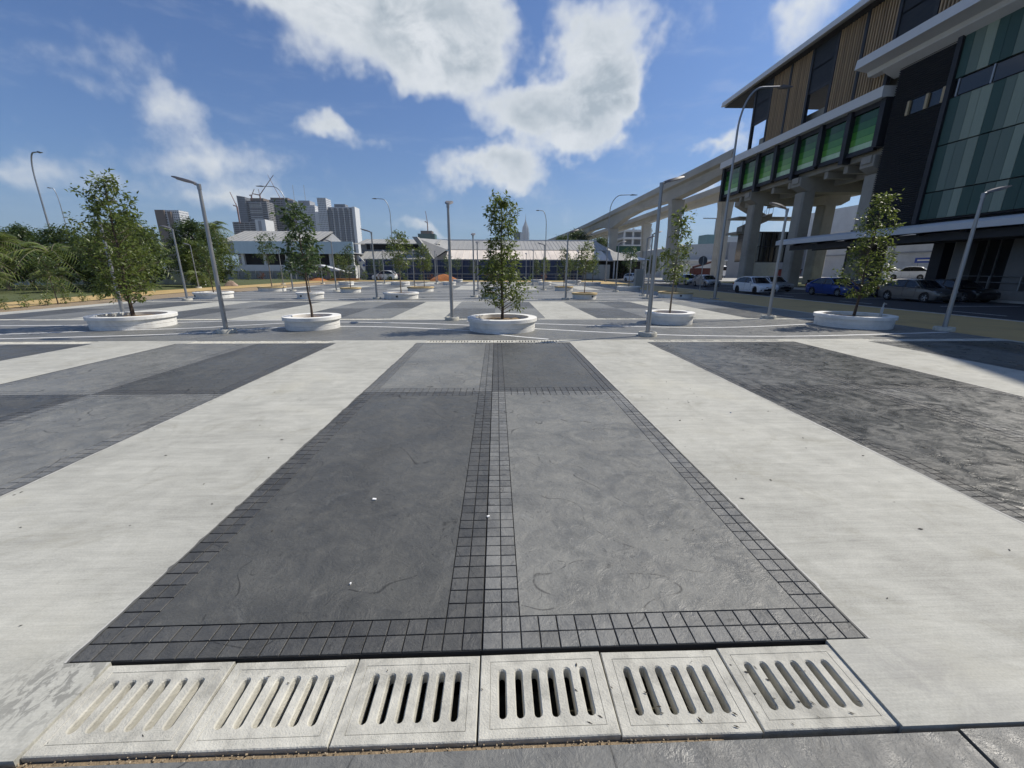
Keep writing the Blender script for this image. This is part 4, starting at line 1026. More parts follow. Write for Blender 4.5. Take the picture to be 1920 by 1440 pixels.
b=MB(); b.prism([(-56.8,96.6),(-31.9,96.6),(-31.9,124),(-62,124)],2.7,5.28,'z'); p('dark_interior',b,m_void)
for i in range(6):
    b=MB(); x=-56.3+4.8*i; b.bb(x-.3,x+.3,95.7,96.3,2.8,5.3); p('pillar',b,m_wallw)
for i in range(13):
    b=MB(); x=-57.3+25.7*i/13; b.bb(x+.01,x+25.7/13-.01,94.9,95.2,5.15,7.75); p('fascia_panel',b,m_fasc)
b=MB(); b.prism([(-57.3,95.2),(-57.3,94.9),(-64,101.2),(-63.7,101.5)],5.15,7.75,'z'); p('fascia_return',b,m_wallg)
b=MB(); b.prism([(-57.2,95.3),(-31.7,95.3),(-31.7,125),(-66,125),(-63.8,101.4)],5.3,5.5,'z'); p('soffit',b,m_wallg)
b=MB(); ribbed(b,-62,-40.5,97,7.7,108,10.9,1.2); ribbed(b,-40.5,-31.7,97,7.5,104,7.9,1.2); p('roof',b,m_metalr)
b=MB(); b.prism([(97.1,5.4),(108,10.4),(120,7.0),(120,5.4)],-61.9,-40.6,'x'); p('gable',b,m_wallg)
for x in (-47.5,-43.5): 
    b=MB(); b.bb(x,x+1.6,95.45,95.6,1.5,2.5); p('window',b,m_headl)
_,p = holder('shed',(-24,106,0),'low shed with dark clerestory strip between the two warehouses','warehouse')
b=MB(); ribbed(b,-32,-16.5,99,4.1,106,6.6,1.1); p('lower_roof',b,m_metalr)
b=MB(); b.bb(-32,-14,106,106.2,6.4,7.95); p('clerestory',b,m_void)
for x in (-31,-25,-19): b=MB(); b.bb(x-.1,x+.1,105.85,106,6.5,7.95); p('post',b,m_wallg)
b=MB(); ribbed(b,-34,-14.5,105.2,8.0,113,9.5,1.1); p('upper_roof',b,m_metalr)
b=MB(); b.bb(-31.8,-16.5,99.6,112,-.3,4.0); b.bb(-33.5,-15,106.3,112.8,4,8); p('wall',b,m_wallg)
b=MB(); b.prism([(-32.6,4.9),(-31.4,4.9),(-27.0,-.2),(-29.6,-.2)],97.6,97.9,'y'); p('sloping_panel',b,m_wallw)
for i in range(3): b=MB(); b.box((-31.2+.75*i,97.55,3.9-1.1*i),(.5,.04,.5),0,.8); p('lettering',b,mat('blue_lettering',(.03,.06,.2),.6))
_,p = holder('long_warehouse',(5,110,0),'long warehouse with grey upper roof and tan lower roof behind blue fence','warehouse')
b=MB(); ribbed(b,-17,28,106.4,6.75,119,9.75,1.0); p('upper_roof',b,m_metalr)
b=MB(); ribbed(b,-12,26.5,98,4.15,106.4,6.6,1.6); p('lower_roof',b,m_metalt)
b=MB(); b.bb(-17,28,118.6,119.2,9.6,9.95); p('ridge_capping',b,m_white)
b=MB(); b.add([(26.5,98,4.1),(36.5,99,4.2),(28,112,7.4),(26.5,106.4,6.5)],[(0,1,2,3)]); b.add([(28,112,7.4),(36.5,99,4.2),(37,118,5),(28,119,9.6)],[(0,1,2,3)]); p('hip_roof',b,m_metalr)
b=MB(); b.add([(36.6,98.9,4.22),(31.5,98.4,4.25),(34.0,104,5.4)],[(0,1,2)]); p('hip_patch',b,m_white)
b=MB(); b.bb(-16,27,107,118.5,-.3,6.5); b.bb(-12,20,99.5,107,-.3,3.9); p('wall',b,m_wallg)
b=MB(); b.bb(19.5,36,104,104.3,-.3,4.0); p('dark_wall',b,m_void)
for i in range(7): b=MB(); x=17.2+1.35*i; b.bb(x,x+1.3,97.5,97.8,-.3,3.1); p('wall_panel',b,mat('cream_panel',(.50,.49,.43),.8,dirt=.4,vs=1))
for x in (20,24,28,32,35.6): b=MB(); b.bb(x-.15,x+.15,99,99.3,-.3,4.2); p('post',b,m_white)
b=MB(); b.prism([(-16.0,4.2),(-14.8,4.2),(-18.6,9.3),(-19.8,9.3)],101,104,'y'); p('gutter',b,m_metalr)
b=MB(); b.add([(-19.4,105,9.3),(-15.2,102,4.4),(-12,104,6.6),(-12.5,118,9.6)],[(0,1,2,3)]); p('gable_roof',b,m_metalr)
b=MB(); b.add([(-14.4,98,4.1),(-12,98,4.1),(-12,106,6.5)],[(0,1,2)]); b.add([(-14.8,99,4.2),(-12,98.2,4.2),(-7,98.1,4.2),(-12,106,6.2)],[(0,1,2,3)]); p('dark_gable',b,m_void)
# blue sheet fence
_,p = holder('blue_fence',(-4,81,0),'tall dark blue corrugated sheet fence with grey rails at the back','fence')
NB=16; x0,x1=-25.0,17.0; bw=(x1-x0)/NB
def corr(w,h,per=.28,d=.06):
    b=MB(); n=int(w/per*2); vs=[]; fs=[]
    for i in range(n+1):
        x=w*i/n; y=(d if i%2 else 0); vs += [(x,y,0),(x,y,h)]
    for i in range(n): fs.append((2*i,2*i+2,2*i+3,2*i+1))
    b.add(vs,fs); return b
cme=corr(bw,3.75).mesh('sheet_panel',m_bluef)
ft=[o for o in COL.objects if o.name.startswith('blue_fence')][0]
for i in range(NB): link('sheet_panel',cme,ft,(x0+bw*i+4,0.1,-.1))
pm_=MB(); pm_.bb(-.07,.07,-.1,.06,-.1,3.85); pme=pm_.mesh('post',m_greyf)
for i in range(NB+1): link('post',pme,ft,(x0+bw*i+4,0,0))
for z in (1.1,2.5,3.7): b=MB(); b.bb(x0,x1,80.93,81.0,z,z+.12); p('rail',b,mat('rail_grey',(.30,.32,.36),.6))
# grey sheet fence left
_,p = holder('grey_fence',(-44,78,0),'low grey corrugated fence in front of the left warehouse','fence')
ft=[o for o in COL.objects if o.name.startswith('grey_fence')][0]
cme=corr(3.0,1.55,.35,.05).mesh('sheet_panel',m_greyf)
for i in range(14): link('sheet_panel',cme,ft,(-24+3*i,0,0))
pme=MB().bb(-.05,.05,-.08,.08,-.1,1.7).mesh('post',m_galv)
for i in range(15): link('post',pme,ft,(-24+3*i,-.06,0))
for z in (.9,1.5): b=MB(); b.bb(-68,-26,77.88,77.94,z,z+.06); p('rail',b,m_galv)
# mesh guard fence before the blue fence
_,p = holder('guard_rail',(-4,77.5,0),'thin grey wire guard rail at the foot of the blue fence','railing')
b=MB()
for z in (.5,1.0): b.tube([(-24,77.5,z),(16,77.5,z)],.025,5)
p('rail',b,m_galv)
for x in np.arange(-24,16.1,2.5): b=MB(); b.tube([(x,77.5,-.1),(x,77.5,1.05)],.03,5); p('post',b,m_galv)

# ------------------------------------------------------------------ far towers
def tower_mat(name, wall, glass, fx, fz, wx=.55, wz=.5):
    m=bpy.data.materials.new(name); m.use_nodes=True; t=NT(m.node_tree); MATS[name]=m
    pos=t.n('TexCoord').outputs['Object']; s=t.n('SeparateXYZ',{0:pos}).outputs
    u=t.math('FRACT', t.math('MULTIPLY', t.math('ADD', s[0], s[1]), 1/fx)); v=t.math('FRACT', t.math('MULTIPLY', s[2], 1/fz))
    k=t.math('MULTIPLY', t.math('LESS_THAN',u,wx), t.math('LESS_THAN',v,wz))
    c=t.mix(k, t.mix(t.noise(pos,.03,3,.5),tuple(x*.85 for x in wall),wall), glass)
    b=t.n('BsdfPrincipled',{'Base Color':c,'Roughness':.7}); t.n('OutputMaterial',{0:b.outputs[0]}); return m
mt_w=tower_mat('tower_white_grid',(.60,.61,.62),(.10,.11,.13),2.6,3.1); mt_g=tower_mat('tower_grey_grid',(.20,.215,.24),(.06,.07,.085),2.2,3.1,.5,.55)
mt_s=tower_mat('tower_slab_grid',(.30,.30,.31),(.04,.045,.05),9,3.2,.9,.62); mt_b=mat('tower_brown',(.15,.12,.10),.8); mt_gr=mat('tower_plain_grey',(.30,.31,.33),.8,var=.06,vs=.02)
m_crane=mat('crane_red',(.20,.11,.09),.6)
def crane_part(p, x, y, z, h, ang, jib, m=None):
    b=MB(); b.bb(x-.9,x+.9,y-.9,y+.9,z,z+h); b.tube([(x,y,z+h),(x+jib*math.cos(ang),y,z+h+jib*math.sin(ang))],[.8,.5],5); b.tube([(x,y,z+h),(x-jib*.25,y,z+h+2)],[.9,.9],5); b.tube([(x,y,z+h),(x-1,y,z+h+jib*.22)],.5,4)
    p('crane',b,m or m_crane)
_,p=holder('tower_block',(-437,800,0),'grey curved tower under construction with cranes on its roof','tower')
b=MB(); b.prism([(-463,0),(-463,128),(-449,126),(-449,0)],800,825,'y'); p('shaft',b,mt_g)
b=MB(); b.bb(-449,-414,804,828,0,120); p('wing',b,mt_s)
for i in range(34): b=MB(); b.bb(-444,-424,801,804.2,10+3.2*i,10.9+3.2*i); p('balcony',b,m_white if i%3 else mt_gr)
b=MB(); b.bb(-443,-420,806,826,120,125); p('crown',b,mt_b); crane_part(p,-425,806,120,10,.85,44); crane_part(p,-440,806,120,8,1.05,14)
_,p=holder('tower_podium',(-425,760,0),'lower unfinished block with a white end in front of the curved tower','tower')
b=MB(); b.bb(-454,-412,760,790,0,80); p('slab_block',b,mt_s)
b=MB(); b.bb(-414,-397,757,785,0,84); p('white_end',b,m_white); b=MB(); b.bb(-409,-404,756.5,757.2,0,82); p('recess',b,mt_gr); crane_part(p,-440,757,78,26,1.9,24)
_,p=holder('tower_block',(-411,850,0),'dark tower under construction, second of the tower group','tower')
b=MB(); b.bb(-436,-406,850,880,0,129); p('shaft',b,mt_s); b=MB(); b.bb(-406,-386,846,880,0,128); p('wing',b,mt_g); b=MB(); b.bb(-430,-398,851,878,128,133); p('crown',b,mt_b)
b=MB(); b.tube([(-410,850,130),(-428,850,172)],[.6,.35],5); p('crane_boom',b,m_crane); b=MB(); b.tube([(-424,848,0),(-424,848,76)],1.6,6); p('hoist',b,m_white)
_,p=holder('tower_block',(-347,820,0),'white tower partly hidden by the thin high-crowned tree','tower')
b=MB(); b.bb(-374,-336,820,850,0,116); p('shaft',b,mt_w); b=MB(); b.bb(-336,-322,816,850,0,104); p('white_end',b,m_white); b=MB(); b.bb(-366,-345,822,845,116,124); p('crown',b,mt_gr)
for x in (-372,-352): b=MB(); b.tube([(x,822,116),(x,822,150)],.4,4); p('mast',b,mt_gr)
_,p=holder('tower_block',(-280,780,0),'rightmost tower of the group with dark vertical bays and white edge','tower')
b=MB(); b.bb(-311,-250,782,806,0,108); p('shaft',b,mt_w)
for i in range(5): b=MB(); x=-296+9.4*i; b.bb(x,x+5.6,778.5,782.2,0,106); p('dark_bay',b,mt_g)
for i in range(5): b=MB(); x=-290+9.4*i; b.bb(x,x+2.6,779.5,782.2,0,104); p('white_bay',b,mt_w)
b=MB(); b.bb(-313,-298,777,800,0,122); p('core',b,mt_w); b=MB(); b.bb(-254,-249,776,800,0,108); p('white_edge',b,m_white); b=MB(); b.bb(-287,-268,784,800,108,113); p('crown',b,mt_g)
_,p=holder('tower_block',(-444,600,0),'brown and white tower behind the trees at left','tower')
b=MB(); b.bb(-458,-446,600,620,0,78); p('brown_bay',b,mt_b); b=MB(); b.bb(-446,-428,602,620,0,78); p('shaft',b,mt_w); b=MB(); b.bb(-441,-437,599,602,0,76); p('stair_bay',b,mt_b)
_,p=holder('netted_block',(-146,900,0),'green netted building under construction with a small crane','building')
b=MB(); b.bb(-164,-129,900,930,0,74); p('netted_shaft',b,mat('green_netting',(.045,.10,.095),.9,var=.2,vs=.05)); b=MB(); b.bb(-158,-135,902,928,74,80); p('crown',b,mt_b); crane_part(p,-143,902,74,22,1.7,22)
_,p=holder('skyscraper',(272,4000,0),'slender pointed supertall skyscraper on the far horizon','skyscraper')
mt_sp=mat('skyscraper_glass',(.11,.14,.18),.4); b=MB()
vs=[];fs=[]; pr=[(34,0),(34,300),(33,345),(28,385),(22,395),(15,412),(9,428),(5,440),(3,452),(.6,500)]
for r,z in pr:
    for k in range(8): a=math.pi/4*k; vs.append((272+r*math.cos(a),4000+r*math.sin(a),z))
for i in range(len(pr)-1):
    for k in range(8): fs.append((i*8+k,i*8+(k+1)%8,(i+1)*8+(k+1)%8,(i+1)*8+k))
b.add(vs,fs); p('shaft',b,mt_sp,30); b=MB()
for k in range(8): a=math.pi/4*k; b.box((272+33*math.cos(a),4000+33*math.sin(a),170),(4,4,340),a)
p('ribs',b,mt_sp)
_,p=holder('tower_block',(45,900,0),'grey-green tower beside the slender skyscraper','tower')
b=MB(); b.bb(38,53,900,920,0,78); p('shaft',b,tower_mat('tower_green_grid',(.16,.20,.19),(.07,.09,.09),3,3.2)); b=MB(); b.bb(50,53.5,898,900,0,76); p('edge',b,m_white)
_,p=holder('netted_block',(280,500,0),'teal netted block under construction with tower cranes behind the columns','building')
mteal=mat('teal_netting',(.17,.30,.31),.9,var=.1,vs=.05)
for i,(xa,xb,h) in enumerate([(250,276,43),(276,290,41),(290,318,44)]): b=MB(); b.bb(xa,xb-.5,500,520,0,h); p('netted_shaft',b,[mteal,m_white,mteal][i])
for x in (262,306):
    b=MB(); b.bb(x-.5,x+.5,505,506,40,62); b.bb(x-16,x+10,505,506,61,62); p('crane',b,mt_gr)
_,p=holder('unfinished_block',(63,190,0),'unfinished concrete block with open floors behind the viaduct piers','building')
for i in range(6): b=MB(); b.bb(57,70,190,205,2.5+3.2*i,3.4+3.2*i); p('floor_slab',b,m_wallw)
for x in (57.6,61.5,65.5,69.4): b=MB(); b.bb(x-.4,x+.4,190.3,191,0,20); p('column',b,m_wallw)
b=MB(); b.bb(58,69.5,193,204,0,19.5); p('core',b,m_wallg)
_,p=holder('hoarding',(48,150,0),'dark green site hoarding with pale lettering behind the viaduct','hoarding')
for i in range(4): b=MB(); x=41.5+3.2*i; b.bb(x,x+3.17,150,150.3,-.2,10.2); p('board',b,mat('hoarding_green',(.012,.075,.045),.6))
for i in range(6): b=MB(); x=44.6+.75*i; b.bb(x,x+.5,149.9,149.99,7.4,8.1); p('lettering',b,m_white)
_,p=holder('industrial_building',(60,115,0),'white industrial building beyond the road with grey end bay','building')
b=MB(); b.bb(46,64,115,140,-.2,4.6); p('lower_wall',b,m_wallw); b=MB(); b.prism([(46,4.7),(64,4.7),(64,9.2),(52,8.7),(46,7.6)],115.5,140,'y'); p('upper_wall',b,mat('pale_sheet',(.42,.44,.45),.6))
b=MB(); b.bb(64.02,90,114.6,140,-.2,9.4); p('end_bay',b,m_wallg); b=MB(); b.bb(46,64,114.3,115.4,4.4,4.75); p('canopy',b,m_white)
for x in (48,54,60): b=MB(); b.bb(x,x+3.4,114.8,115.02,-.2,3.6); p('door',b,mat('roller_door',(.45,.46,.46),.6,stretch=(1,1,8),vs=3))
for x in (66,70.5,75): b=MB(); b.bb(x,x+2.6,114.4,114.62,5.8,7.6); p('window',b,m_glass)
_,p=holder('yard_building',(70,58,0),'large pale building in the sunlit yard behind the station','building')
b=MB(); b.bb(69,95,30,88,-.2,9.5); p('wall',b,m_wallw)
for i in range(4): b=MB(); b.bb(68.9,69.02,44+9*i,44.2+9*i,0,9.4); p('joint',b,m_wallg)
b=MB(); b.bb(68.8,69.02,30,88,4.8,5.0); p('band',b,m_wallg)
b=MB(); b.bb(50,68.8,40,80,-.2,.75); struct('raised_yard', b, mat('forecourt_concrete', (.34,.335,.31)))
_,p=holder('office_block',(95,100,0),'pale office block seen between station columns','building')
b=MB(); b.bb(86,120,92,120,-.2,17); p('wall',b,m_wallw); b=MB(); b.bb(88,95,91.8,92.05,8,14); b.bb(98,106,91.8,92.05,8,14); p('window',b,m_glass)
t,p=holder('road_sign',(60,56.2,0),'blue rectangular direction sign standing in the sunlit yard','sign')
b=MB(); b.bb(59.9,60,54.8,58.2,3.0,3.7); p('board',b,mat('sign_blue',(.012,.05,.30),.5)); b=MB(); b.bb(59.86,59.9,55.2,57.8,3.25,3.45); p('lettering',b,m_white)
for y in (55.2,57.8): b=MB(); b.tube([(60.05,y,.7),(60.05,y,3.5)],.05,6); p('post',b,m_galv)
t,p=holder('traffic_sign',(19.2,38.5,0),'round traffic sign seen from behind beside the road','sign')
b=MB(); vs=[(19.2+.42*math.cos(a),38.5,2.75+.42*math.sin(a)) for a in np.linspace(0,2*math.pi,25)[:-1]]; b.add(vs+[(x,y+.03,z) for x,y,z in vs],[tuple(range(24)),tuple(range(47,23,-1))]+[(i,(i+1)%24,24+(i+1)%24,24+i) for i in range(24)]); p('disc',b,mat('sign_back',(.10,.105,.11),.6))
b=MB(); b.tube([(19.2,38.44,-.1),(19.2,38.44,3.1)],.04,8); p('post',b,m_galv)
t,p=holder('cabinet',(16.1,46.5,0),'grey electrical feeder cabinet at the right edge of the plaza','cabinet')
b=MB(); b.cbox(15.6,16.6,46.2,46.8,.1,2.0,.03); p('box',b,mat('cabinet_grey',(.36,.36,.33),.6,dirt=.25)); b=MB(); b.bb(15.5,16.7,46.1,46.9,-.02,.12); p('base',b,m_kerb); b=MB(); b.bb(15.66,16.54,46.17,46.2,.2,1.9); p('door',b,mat('cabinet_door',(.33,.33,.30),.6))
t,p=holder('truck',(52,98,0),'red crane truck parked before the white industrial building','truck')
b=MB(); b.bb(46.5,52,97,99.2,.9,2.4); p('bed',b,mat('truck_red',(.075,.016,.012),.7)); b=MB(); b.cbox(52.1,54.2,97,99.2,.7,3.0,.2); p('cab',b,p_white); b=MB(); b.bb(52.3,54.25,96.95,97.0,1.9,2.7); p('window',b,m_glass)
b=MB(); b.tube([(46.6,98,2.6),(53.2,98,4.4)],[.28,.2],6); p('boom',b,mat('truck_red',(.3,.03,.02)))
for x in (47.5,50.2,53.2): b=MB(); b.tube([(x,96.95,.45),(x,97.3,.45)],.48,14); p('wheel',b,m_tyre)
for i,(x,y) in enumerate([(58.5,88),(62.5,87)]):
    t,p=holder('skip_bin',(x,y,0),['dark red skip bin left of the other before the grey end bay','dark red skip bin nearer the station column'][i],'skip bin')
    b=MB(); b.prism([(x-1.4,-.05),(x+1.4,-.05),(x+1.9,2.2),(x-1.9,2.2)],y-1,y+1,'y'); p('body',b,mat('skip_red',(.16,.025,.02),.7)); b=MB(); b.bb(x-1.95,x+1.95,y-1.06,y-1,1.95,2.2); p('lip',b,m_trim)
# motorcycles row reads as dark shapes under the deck
def motorbike(loc, rz, lab):
    t=thing('motorcycle',loc,lab,'motorcycle','motorcycles parked under the station',rz)
    for x in (-.62,.62):
        b=MB(); P=[(x+.27*math.cos(a),0,.29+.27*math.sin(a)) for a in np.linspace(0,2*math.pi,17)]; b.tube(P,.05,6,False); b.build('wheel',m_tyre,t,60)
    b=MB(); b.prism([(-.75,.75),(-.2,.78),(.1,.72),(.35,.82),(.3,.55),(.05,.32),(-.35,.32),(-.5,.5)],-.12,.12,'y'); b.build('body',p_black,t)
    b=MB(); b.tube([(.62,0,.3),(.42,0,.95)],.035,6); b.tube([(.42,-.32,1.0),(.42,.32,1.0)],.02,6); b.build('handlebar',m_galv,t,40)
for i in range(5): motorbike((38.6+.2*i,49.6-1.1*i,.05),.4,['motorcycle nearest the middle station column','second motorcycle from the middle station column','third motorcycle from the middle station column','fourth motorcycle from the middle station column','last motorcycle in the row under the canopy end'][i])

# ------------------------------------------------------------------ planting at the left and back
def palm_data(seed, trunk_h, nf, flen, fan=False):
    rr=random.Random(seed); tb=MB(); tb.tube([(0,0,-.1),(rr.uniform(-.1,.1),0,trunk_h*.5),(rr.uniform(-.15,.15),0,trunk_h)],[.16,.12,.11],8)
    V=[];F=[]
    for i in range(nf):
        a=i*2.399+rr.uniform(-.2,.2); el=R_(rr.uniform(5,80)); L=flen*rr.uniform(.75,1.1); rise=math.sin(el); pts=[]
        for j in range(10):
            t=j/9; r=L*t*(math.cos(el)*.9+.25*t); z=trunk_h+L*(rise*t*1.0-1.05*t*t*(.55+.45*math.cos(el)))
            pts.append(Vector((r*math.cos(a),r*math.sin(a),z)))
        tb.tube(pts,[.022*(1-.8*k/9) for k in range(10)],4,False)
        for k in range(1,10):
            for sub in (0,.5):
                q=pts[k].lerp(pts[max(0,k-1)],sub); d=(pts[k]-pts[k-1]).normalized(); side=d.cross(Vector((0,0,1))).normalized()
                ll=L*.30*math.sin(math.pi*(.15+.8*k/9))+.12
                for s in (-1,1):
                    tip=q+side*s*ll*.8+d*ll*.5+Vector((0,0,-ll*rr.uniform(.15,.55))); w=d*.035*max(1,L/2)
                    o=len(V); V+= [q-w,q+w,tip]; F.append((o,o+1,o+2))
    cb_=MB(); cb_.add(V,F)
    me=bpy.data.meshes.new('fronds'); me.from_pydata(cb_.v,[],cb_.f); me.materials.append(lm_palm); me.update()
    return tb.mesh('trunk',m_barkp,60), me
PD=[palm_data(31,1.9,24,2.6),palm_data(32,2.8,22,2.4),palm_data(33,1.1,20,2.1),palm_data(34,6.2,20,2.6)]
def palm(k,loc,lab,rz,s=1.):
    t=thing('palm_tree',loc,lab,'palm tree','palms on the left lawn',rz); t.scale=(s,)*3; link('trunk',PD[k][0],t); link('fronds',PD[k][1],t)
palm(0,(-41.0,33.5,.1),'leftmost arching palm on the lawn',.3,1.5); palm(1,(-43.5,38.5,.1),'tall palm behind the leftmost arching palm',1.4,1.35)
palm(2,(-37.5,32.0,.1),'small yellowish palm at the foot of the leftmost grove',2.2,1.0); palm(0,(-38.0,37.5,.1),'broad palm in the middle of the left grove',4.0,1.45)
palm(2,(-34.2,33.5,.1),'low palm in front of the bushy trees',5.1,1.05); palm(1,(-35.5,42.5,.1),'palm behind the wide left planter',.9,1.4)
palm(2,(-32.8,37.5,.1),'low palm right of the grove near the planter',3.1,1.0); palm(0,(-46.5,32.0,.1),'palm at the very left edge of the picture',2.6,1.5)
palm(2,(-31.5,45,.1),'small palm by the ochre walk beside the fence end',1.,.9); palm(3,(-38.5,60.0,0),'tall palm rising beside the brown and white tower',.5,1.15)
palm(0,(-45.5,29.0,.1),'nearest palm at the left picture edge',5.6,1.0); palm(1,(-40.0,45,.1),'palm at the back of the left grove',3.3,1.4)
GB=[tree_data(41,5.2,[(.5,1.2),(1.4,2.0),(2.8,2.1),(4.0,1.6),(5.0,.6)],70,34,.26,lm_olive,m_bark,.09,(0,0),.55),
    tree_data(42,6.4,[(1.2,1.4),(2.4,2.4),(3.8,2.5),(5.2,1.8),(6.2,.7)],80,34,.28,lm_dark,m_bark,.10,(0,0),.6),
    tree_data(43,13.5,[(4,3.6),(6.5,5.2),(9,5.2),(11.5,3.8),(13.2,1.4)],90,40,.55,lm_dark,m_bark,.28,(0,0),1.2)]
GT=[(0,-37.5,40.5,.85,0,'bushy olive-green tree in the left grove'),(1,-33.6,40.0,1.,1,'dark dense tree behind the wide left planter'),(0,-31.5,36.2,1.0,2,'bushy tree right of the left grove beside the ochre walk'),
 (1,-43.8,47.0,.8,3,'dark tree at the back of the palm grove'),(0,-49.8,44.0,.8,2.5,'bushy tree between the leftmost palms'),(1,-36.6,53.0,1.15,4,'tall dark tree before the brown and white tower'),
 (0,-38.8,59.0,1.35,5,'leafy tree at the foot of the tall palm'),(1,-49.5,46.0,.9,.4,'dark tree at the left picture edge behind palms'),(0,-33.0,47.5,.9,1.2,'bushy tree near the end of the grey fence'),(1,-46.5,43.5,.9,.7,'dark tree behind the palm at the picture edge'),(1,-40.5,41.0,.85,2.1,'dark tree behind the broad middle palm'),(0,-45.0,36.5,.75,3.4,'low bushy tree between the two leftmost palms'),(1,-37.2,46.5,.9,5.2,'dark tree right behind the low front palm')]
for k,x,y,s,rz,lab in GT: place_tree(GB[k],(x,y,.05),lab,'trees at the left of the plaza',rz,s)
for i,(x,y,s) in enumerate([(24,152,1.0),(30,158,1.15),(36.5,150,.95),(19.5,160,.8)]):
    place_tree(GB[2],(x,y,-.2),['big dark tree under the far viaduct, leftmost but one','big dark tree under the far viaduct, tallest','big dark tree under the far viaduct beside its pier','big dark tree under the far viaduct, leftmost'][i],'big trees under the viaduct',i*1.3,s)
for i,(x,y,s) in enumerate([(52,128,.5),(40.5,108,.42),(31.5,104,.4)]):
    place_tree(GB[2],(x,y,-.2),['dark tree beside the white industrial building','round tree at the foot of the second viaduct pier','green tree behind the hipped roof corner'][i],'trees around the viaduct',i*2.,s)
for i,(x,y,s,k) in enumerate([(-23.4,79.4,1.2,'v3'),(-4.5,78.6,1.15,'v3'),(-28.5,77.0,1.2,'v1'),(-21,76.4,1.1,'v2'),(7.5,78.5,1.1,'v3'),(-33,76.8,1.0,'v2'),(-13,78.8,1.0,'v1'),(13.6,79,1.1,'v1'),(16.5,79,1.,'v3')]):
    place_tree(TD[k],(x,y,-.02),['cone-shaped tree at the left end of the blue fence','dark tree before the middle of the blue fence','leafy tree before the left warehouse','slim tree beside the white parked car','dark young tree right of centre before the blue fence','slim tree before the grey fence','tree before the blue fence, left of the earth mound','tree before the right end of the blue fence','tree beside the cream wall panels'][i],'young trees along the back fence',i,s)
# shrubs
SH=[leaves_mesh('foliage',[(rr_*math.cos(a),rr_*math.sin(a),h) for rr_,a,h in [(.15*(i%3),i*1.3,.15+.11*i) for i in range(7)]],[.2]*7,26,.14,m,50+j) for j,m in enumerate((lm_olive,lm_red,lm_palm))]
stm=MB().tube([(0,0,-.05),(.02,0,.7)],[.02,.008],5).mesh('stem',m_bark,60)
def shrub(k,loc,lab,s=1.,grp='shrubs along the walk'):
    t=thing('shrub',loc,lab,'shrub',grp,loc[0]*3.1); t.scale=(s,)*3; link('foliage',SH[k],t); link('stem',stm,t)
rs=random.Random(8)
for i in range(11):
    y=16.5+1.25*i; x=np.interp(y,[12,20.5,30],[-22.6,-23.3,-24.6])-.35
    shrub(2 if i%3 else 0,(x+rs.uniform(-.3,.3),y,-.03),f"{['first','second','third','fourth','fifth','sixth','seventh','eighth','ninth','tenth','eleventh'][i]} low shrub from the camera in the left soil bed",rs.uniform(.55,.95))
place_tree(TD['v3'],(-24.3,23.6,-.05),'dark thin sapling in the soil bed at far left','shrubs along the walk',1,.85)
BV=['at its far left end','second from the left end','third from the left end','fourth from the left end','left of the leafy tree by the warehouse','below the left warehouse fascia','before the left warehouse door','left of the earth heap','behind the earth heap','right of the earth heap','behind the timber stack','by the site shelter end','left of the white parked car','right of the white parked car','at the left end of the blue fence','left of the orange mound','x','x','behind the middle planter column','right of the middle planter column','right of the dark young tree','left of the last tall street light','near the cream wall','at its far right end']
for i in range(24):
    x=-47+2.55*i+rs.uniform(-.6,.6)
    if -8<x<-2: continue
    shrub(1 if i%4==2 else (0 if i%2 else 2),(x,76.2+rs.uniform(-.8,.8),-.05),f"low {'rust-red' if i%4==2 else 'green'} shrub in the back verge {BV[i]}",rs.uniform(1.0,1.9),'shrubs in the back verge')
# red earth mound, rocks, timber pile
def lump(name,loc,R,h,m,lab,cat,seed):
    rr=random.Random(seed); b=MB(); n=22; vs=[(0,0,h)]; fs=[]
    for j in range(1,7):
        for k in range(n):
            a=2*math.pi*k/n; r=R*j/6*(1+.18*math.sin(3*a+seed)+rr.uniform(-.08,.08)); vs.append((r*math.cos(a),r*math.sin(a)*.7,max(-.1,h*(1-(j/6)**1.6)+rr.uniform(-.07,.07)*h)))
    for k in range(n): fs.append((0,1+k,1+(k+1)%n))
    for j in range(5):
        for k in range(n): a=1+j*n; fs.append((a+k,a+n+k,a+n+(k+1)%n,a+(k+1)%n))
    b.add(vs,fs); return tag(b.build(name,m,None,60,loc),lab,cat)
lump('earth_mound',(-9.2,73.5,-.02),2.6,1.15,mat('red_earth',(.36,.135,.045),.95,var=.3,vs=4,bump=1,bs=12),'mound of orange-red earth before the blue fence','earth mound',3)
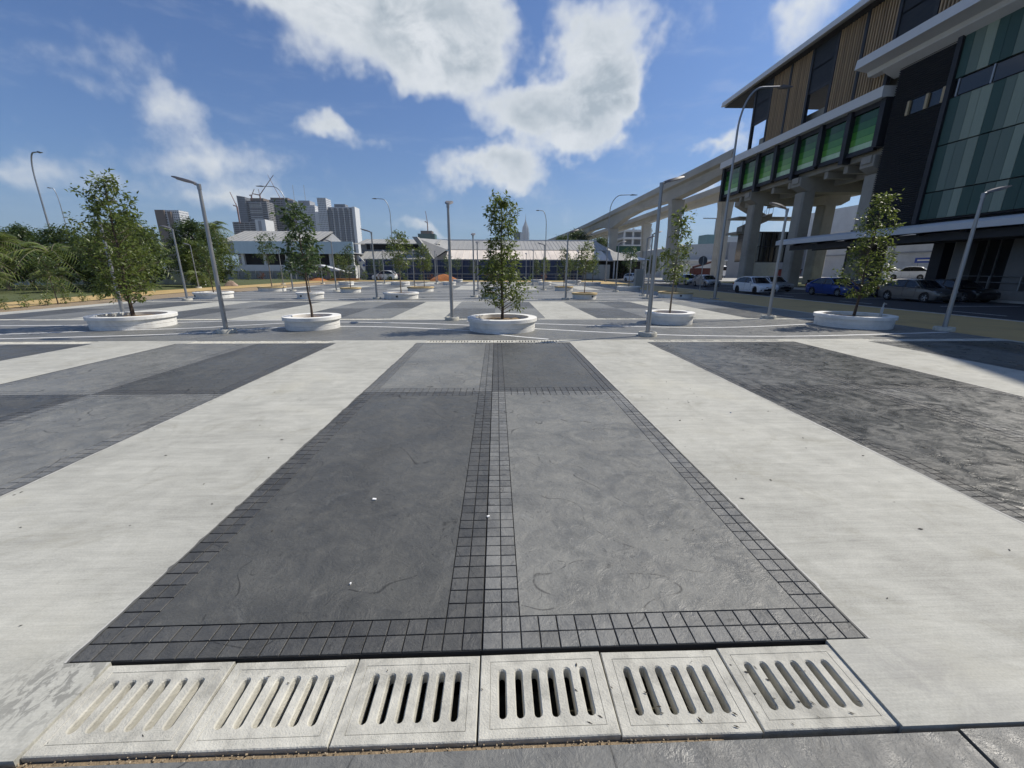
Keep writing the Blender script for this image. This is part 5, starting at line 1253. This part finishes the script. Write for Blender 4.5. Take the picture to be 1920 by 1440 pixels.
lump('earth_mound',(-31,73.5,-.02),2.4,.6,mat('red_earth',(.36,.135,.045)),'low orange earth heap before the left warehouse','earth mound',5)
lump('boulder',(-42.5,31.0,.1),1.5,1.0,mat('rock',(.34,.25,.19),.9,var=.3,vs=3,bump=.8,bs=8),'brown boulder on the lawn at the left edge','boulder',7)
lump('boulder',(-30.6,49,.0),.8,.6,mat('rock',(.34,.25,.19)),'small pale boulder near the end of the grey fence','boulder',9)
for i in range(9):
    b=MB(); b.box((0,0,.12+.11*(i//3)),(4.2,.3,.10),.04*i)
    tag(b.build('plank',mat('plank_wood',(.36,.19,.08),.8,var=.2,vs=4,rnd=.2),None,False,(-26.5+.1*i,72.2+.35*(i%3),0)),f"{['front','middle','back'][i%3]} plank in the {['bottom','middle','top'][i//3]} layer of the timber stack",'plank','planks in the timber stack')
t,p=holder('site_shelter',(-30.0,74.2,0),'small site shelter with sloping white roof before the warehouse','shelter')
b=MB(); b.prism([(-34,2.45),(-30.5,2.65),(-25.8,1.4),(-25.8,1.3),(-30.5,2.5),(-34,2.3)],73.2,75.6,'y'); p('roof',b,m_white)
for x in (-33.6,-29.5): b=MB(); b.bb(x-.05,x+.05,73.3,73.4,0,2.4); p('post',b,m_wallg)
b=MB(); b.bb(-33.6,-29.6,75.3,75.4,0,2.2); p('back_panel',b,m_wallg)
# low white wall behind the palms
t,p=holder('boundary_wall',(-45,48,0),'low white wall behind the palm grove','wall')
for i in range(9): b=MB(); x=-72+4.2*i; b.bb(x+.02,x+4.18,50,50.25,-.1,1.5); p('panel',b,m_wallw)
# ------------------------------------------------------------------ air
hzb = MB(); hzb.bb(-4700,4700,-4700,4700,-1.4,560)
hm = bpy.data.materials.new('haze_air'); hm.use_nodes = True; ht = NT(hm.node_tree)
vol = ht.n('VolumePrincipled', {'Color': (.86,.93,1,1), 'Density': .00008, 'Anisotropy': .2})
ho = ht.n('OutputMaterial'); ht.t.links.new(vol.outputs[0], ho.inputs['Volume'])
hz_ = hzb.build('haze', hm); hz_['kind'] = 'stuff'; hz_['label'] = 'thin pale haze in the air over the whole site'; hz_['category'] = 'haze'
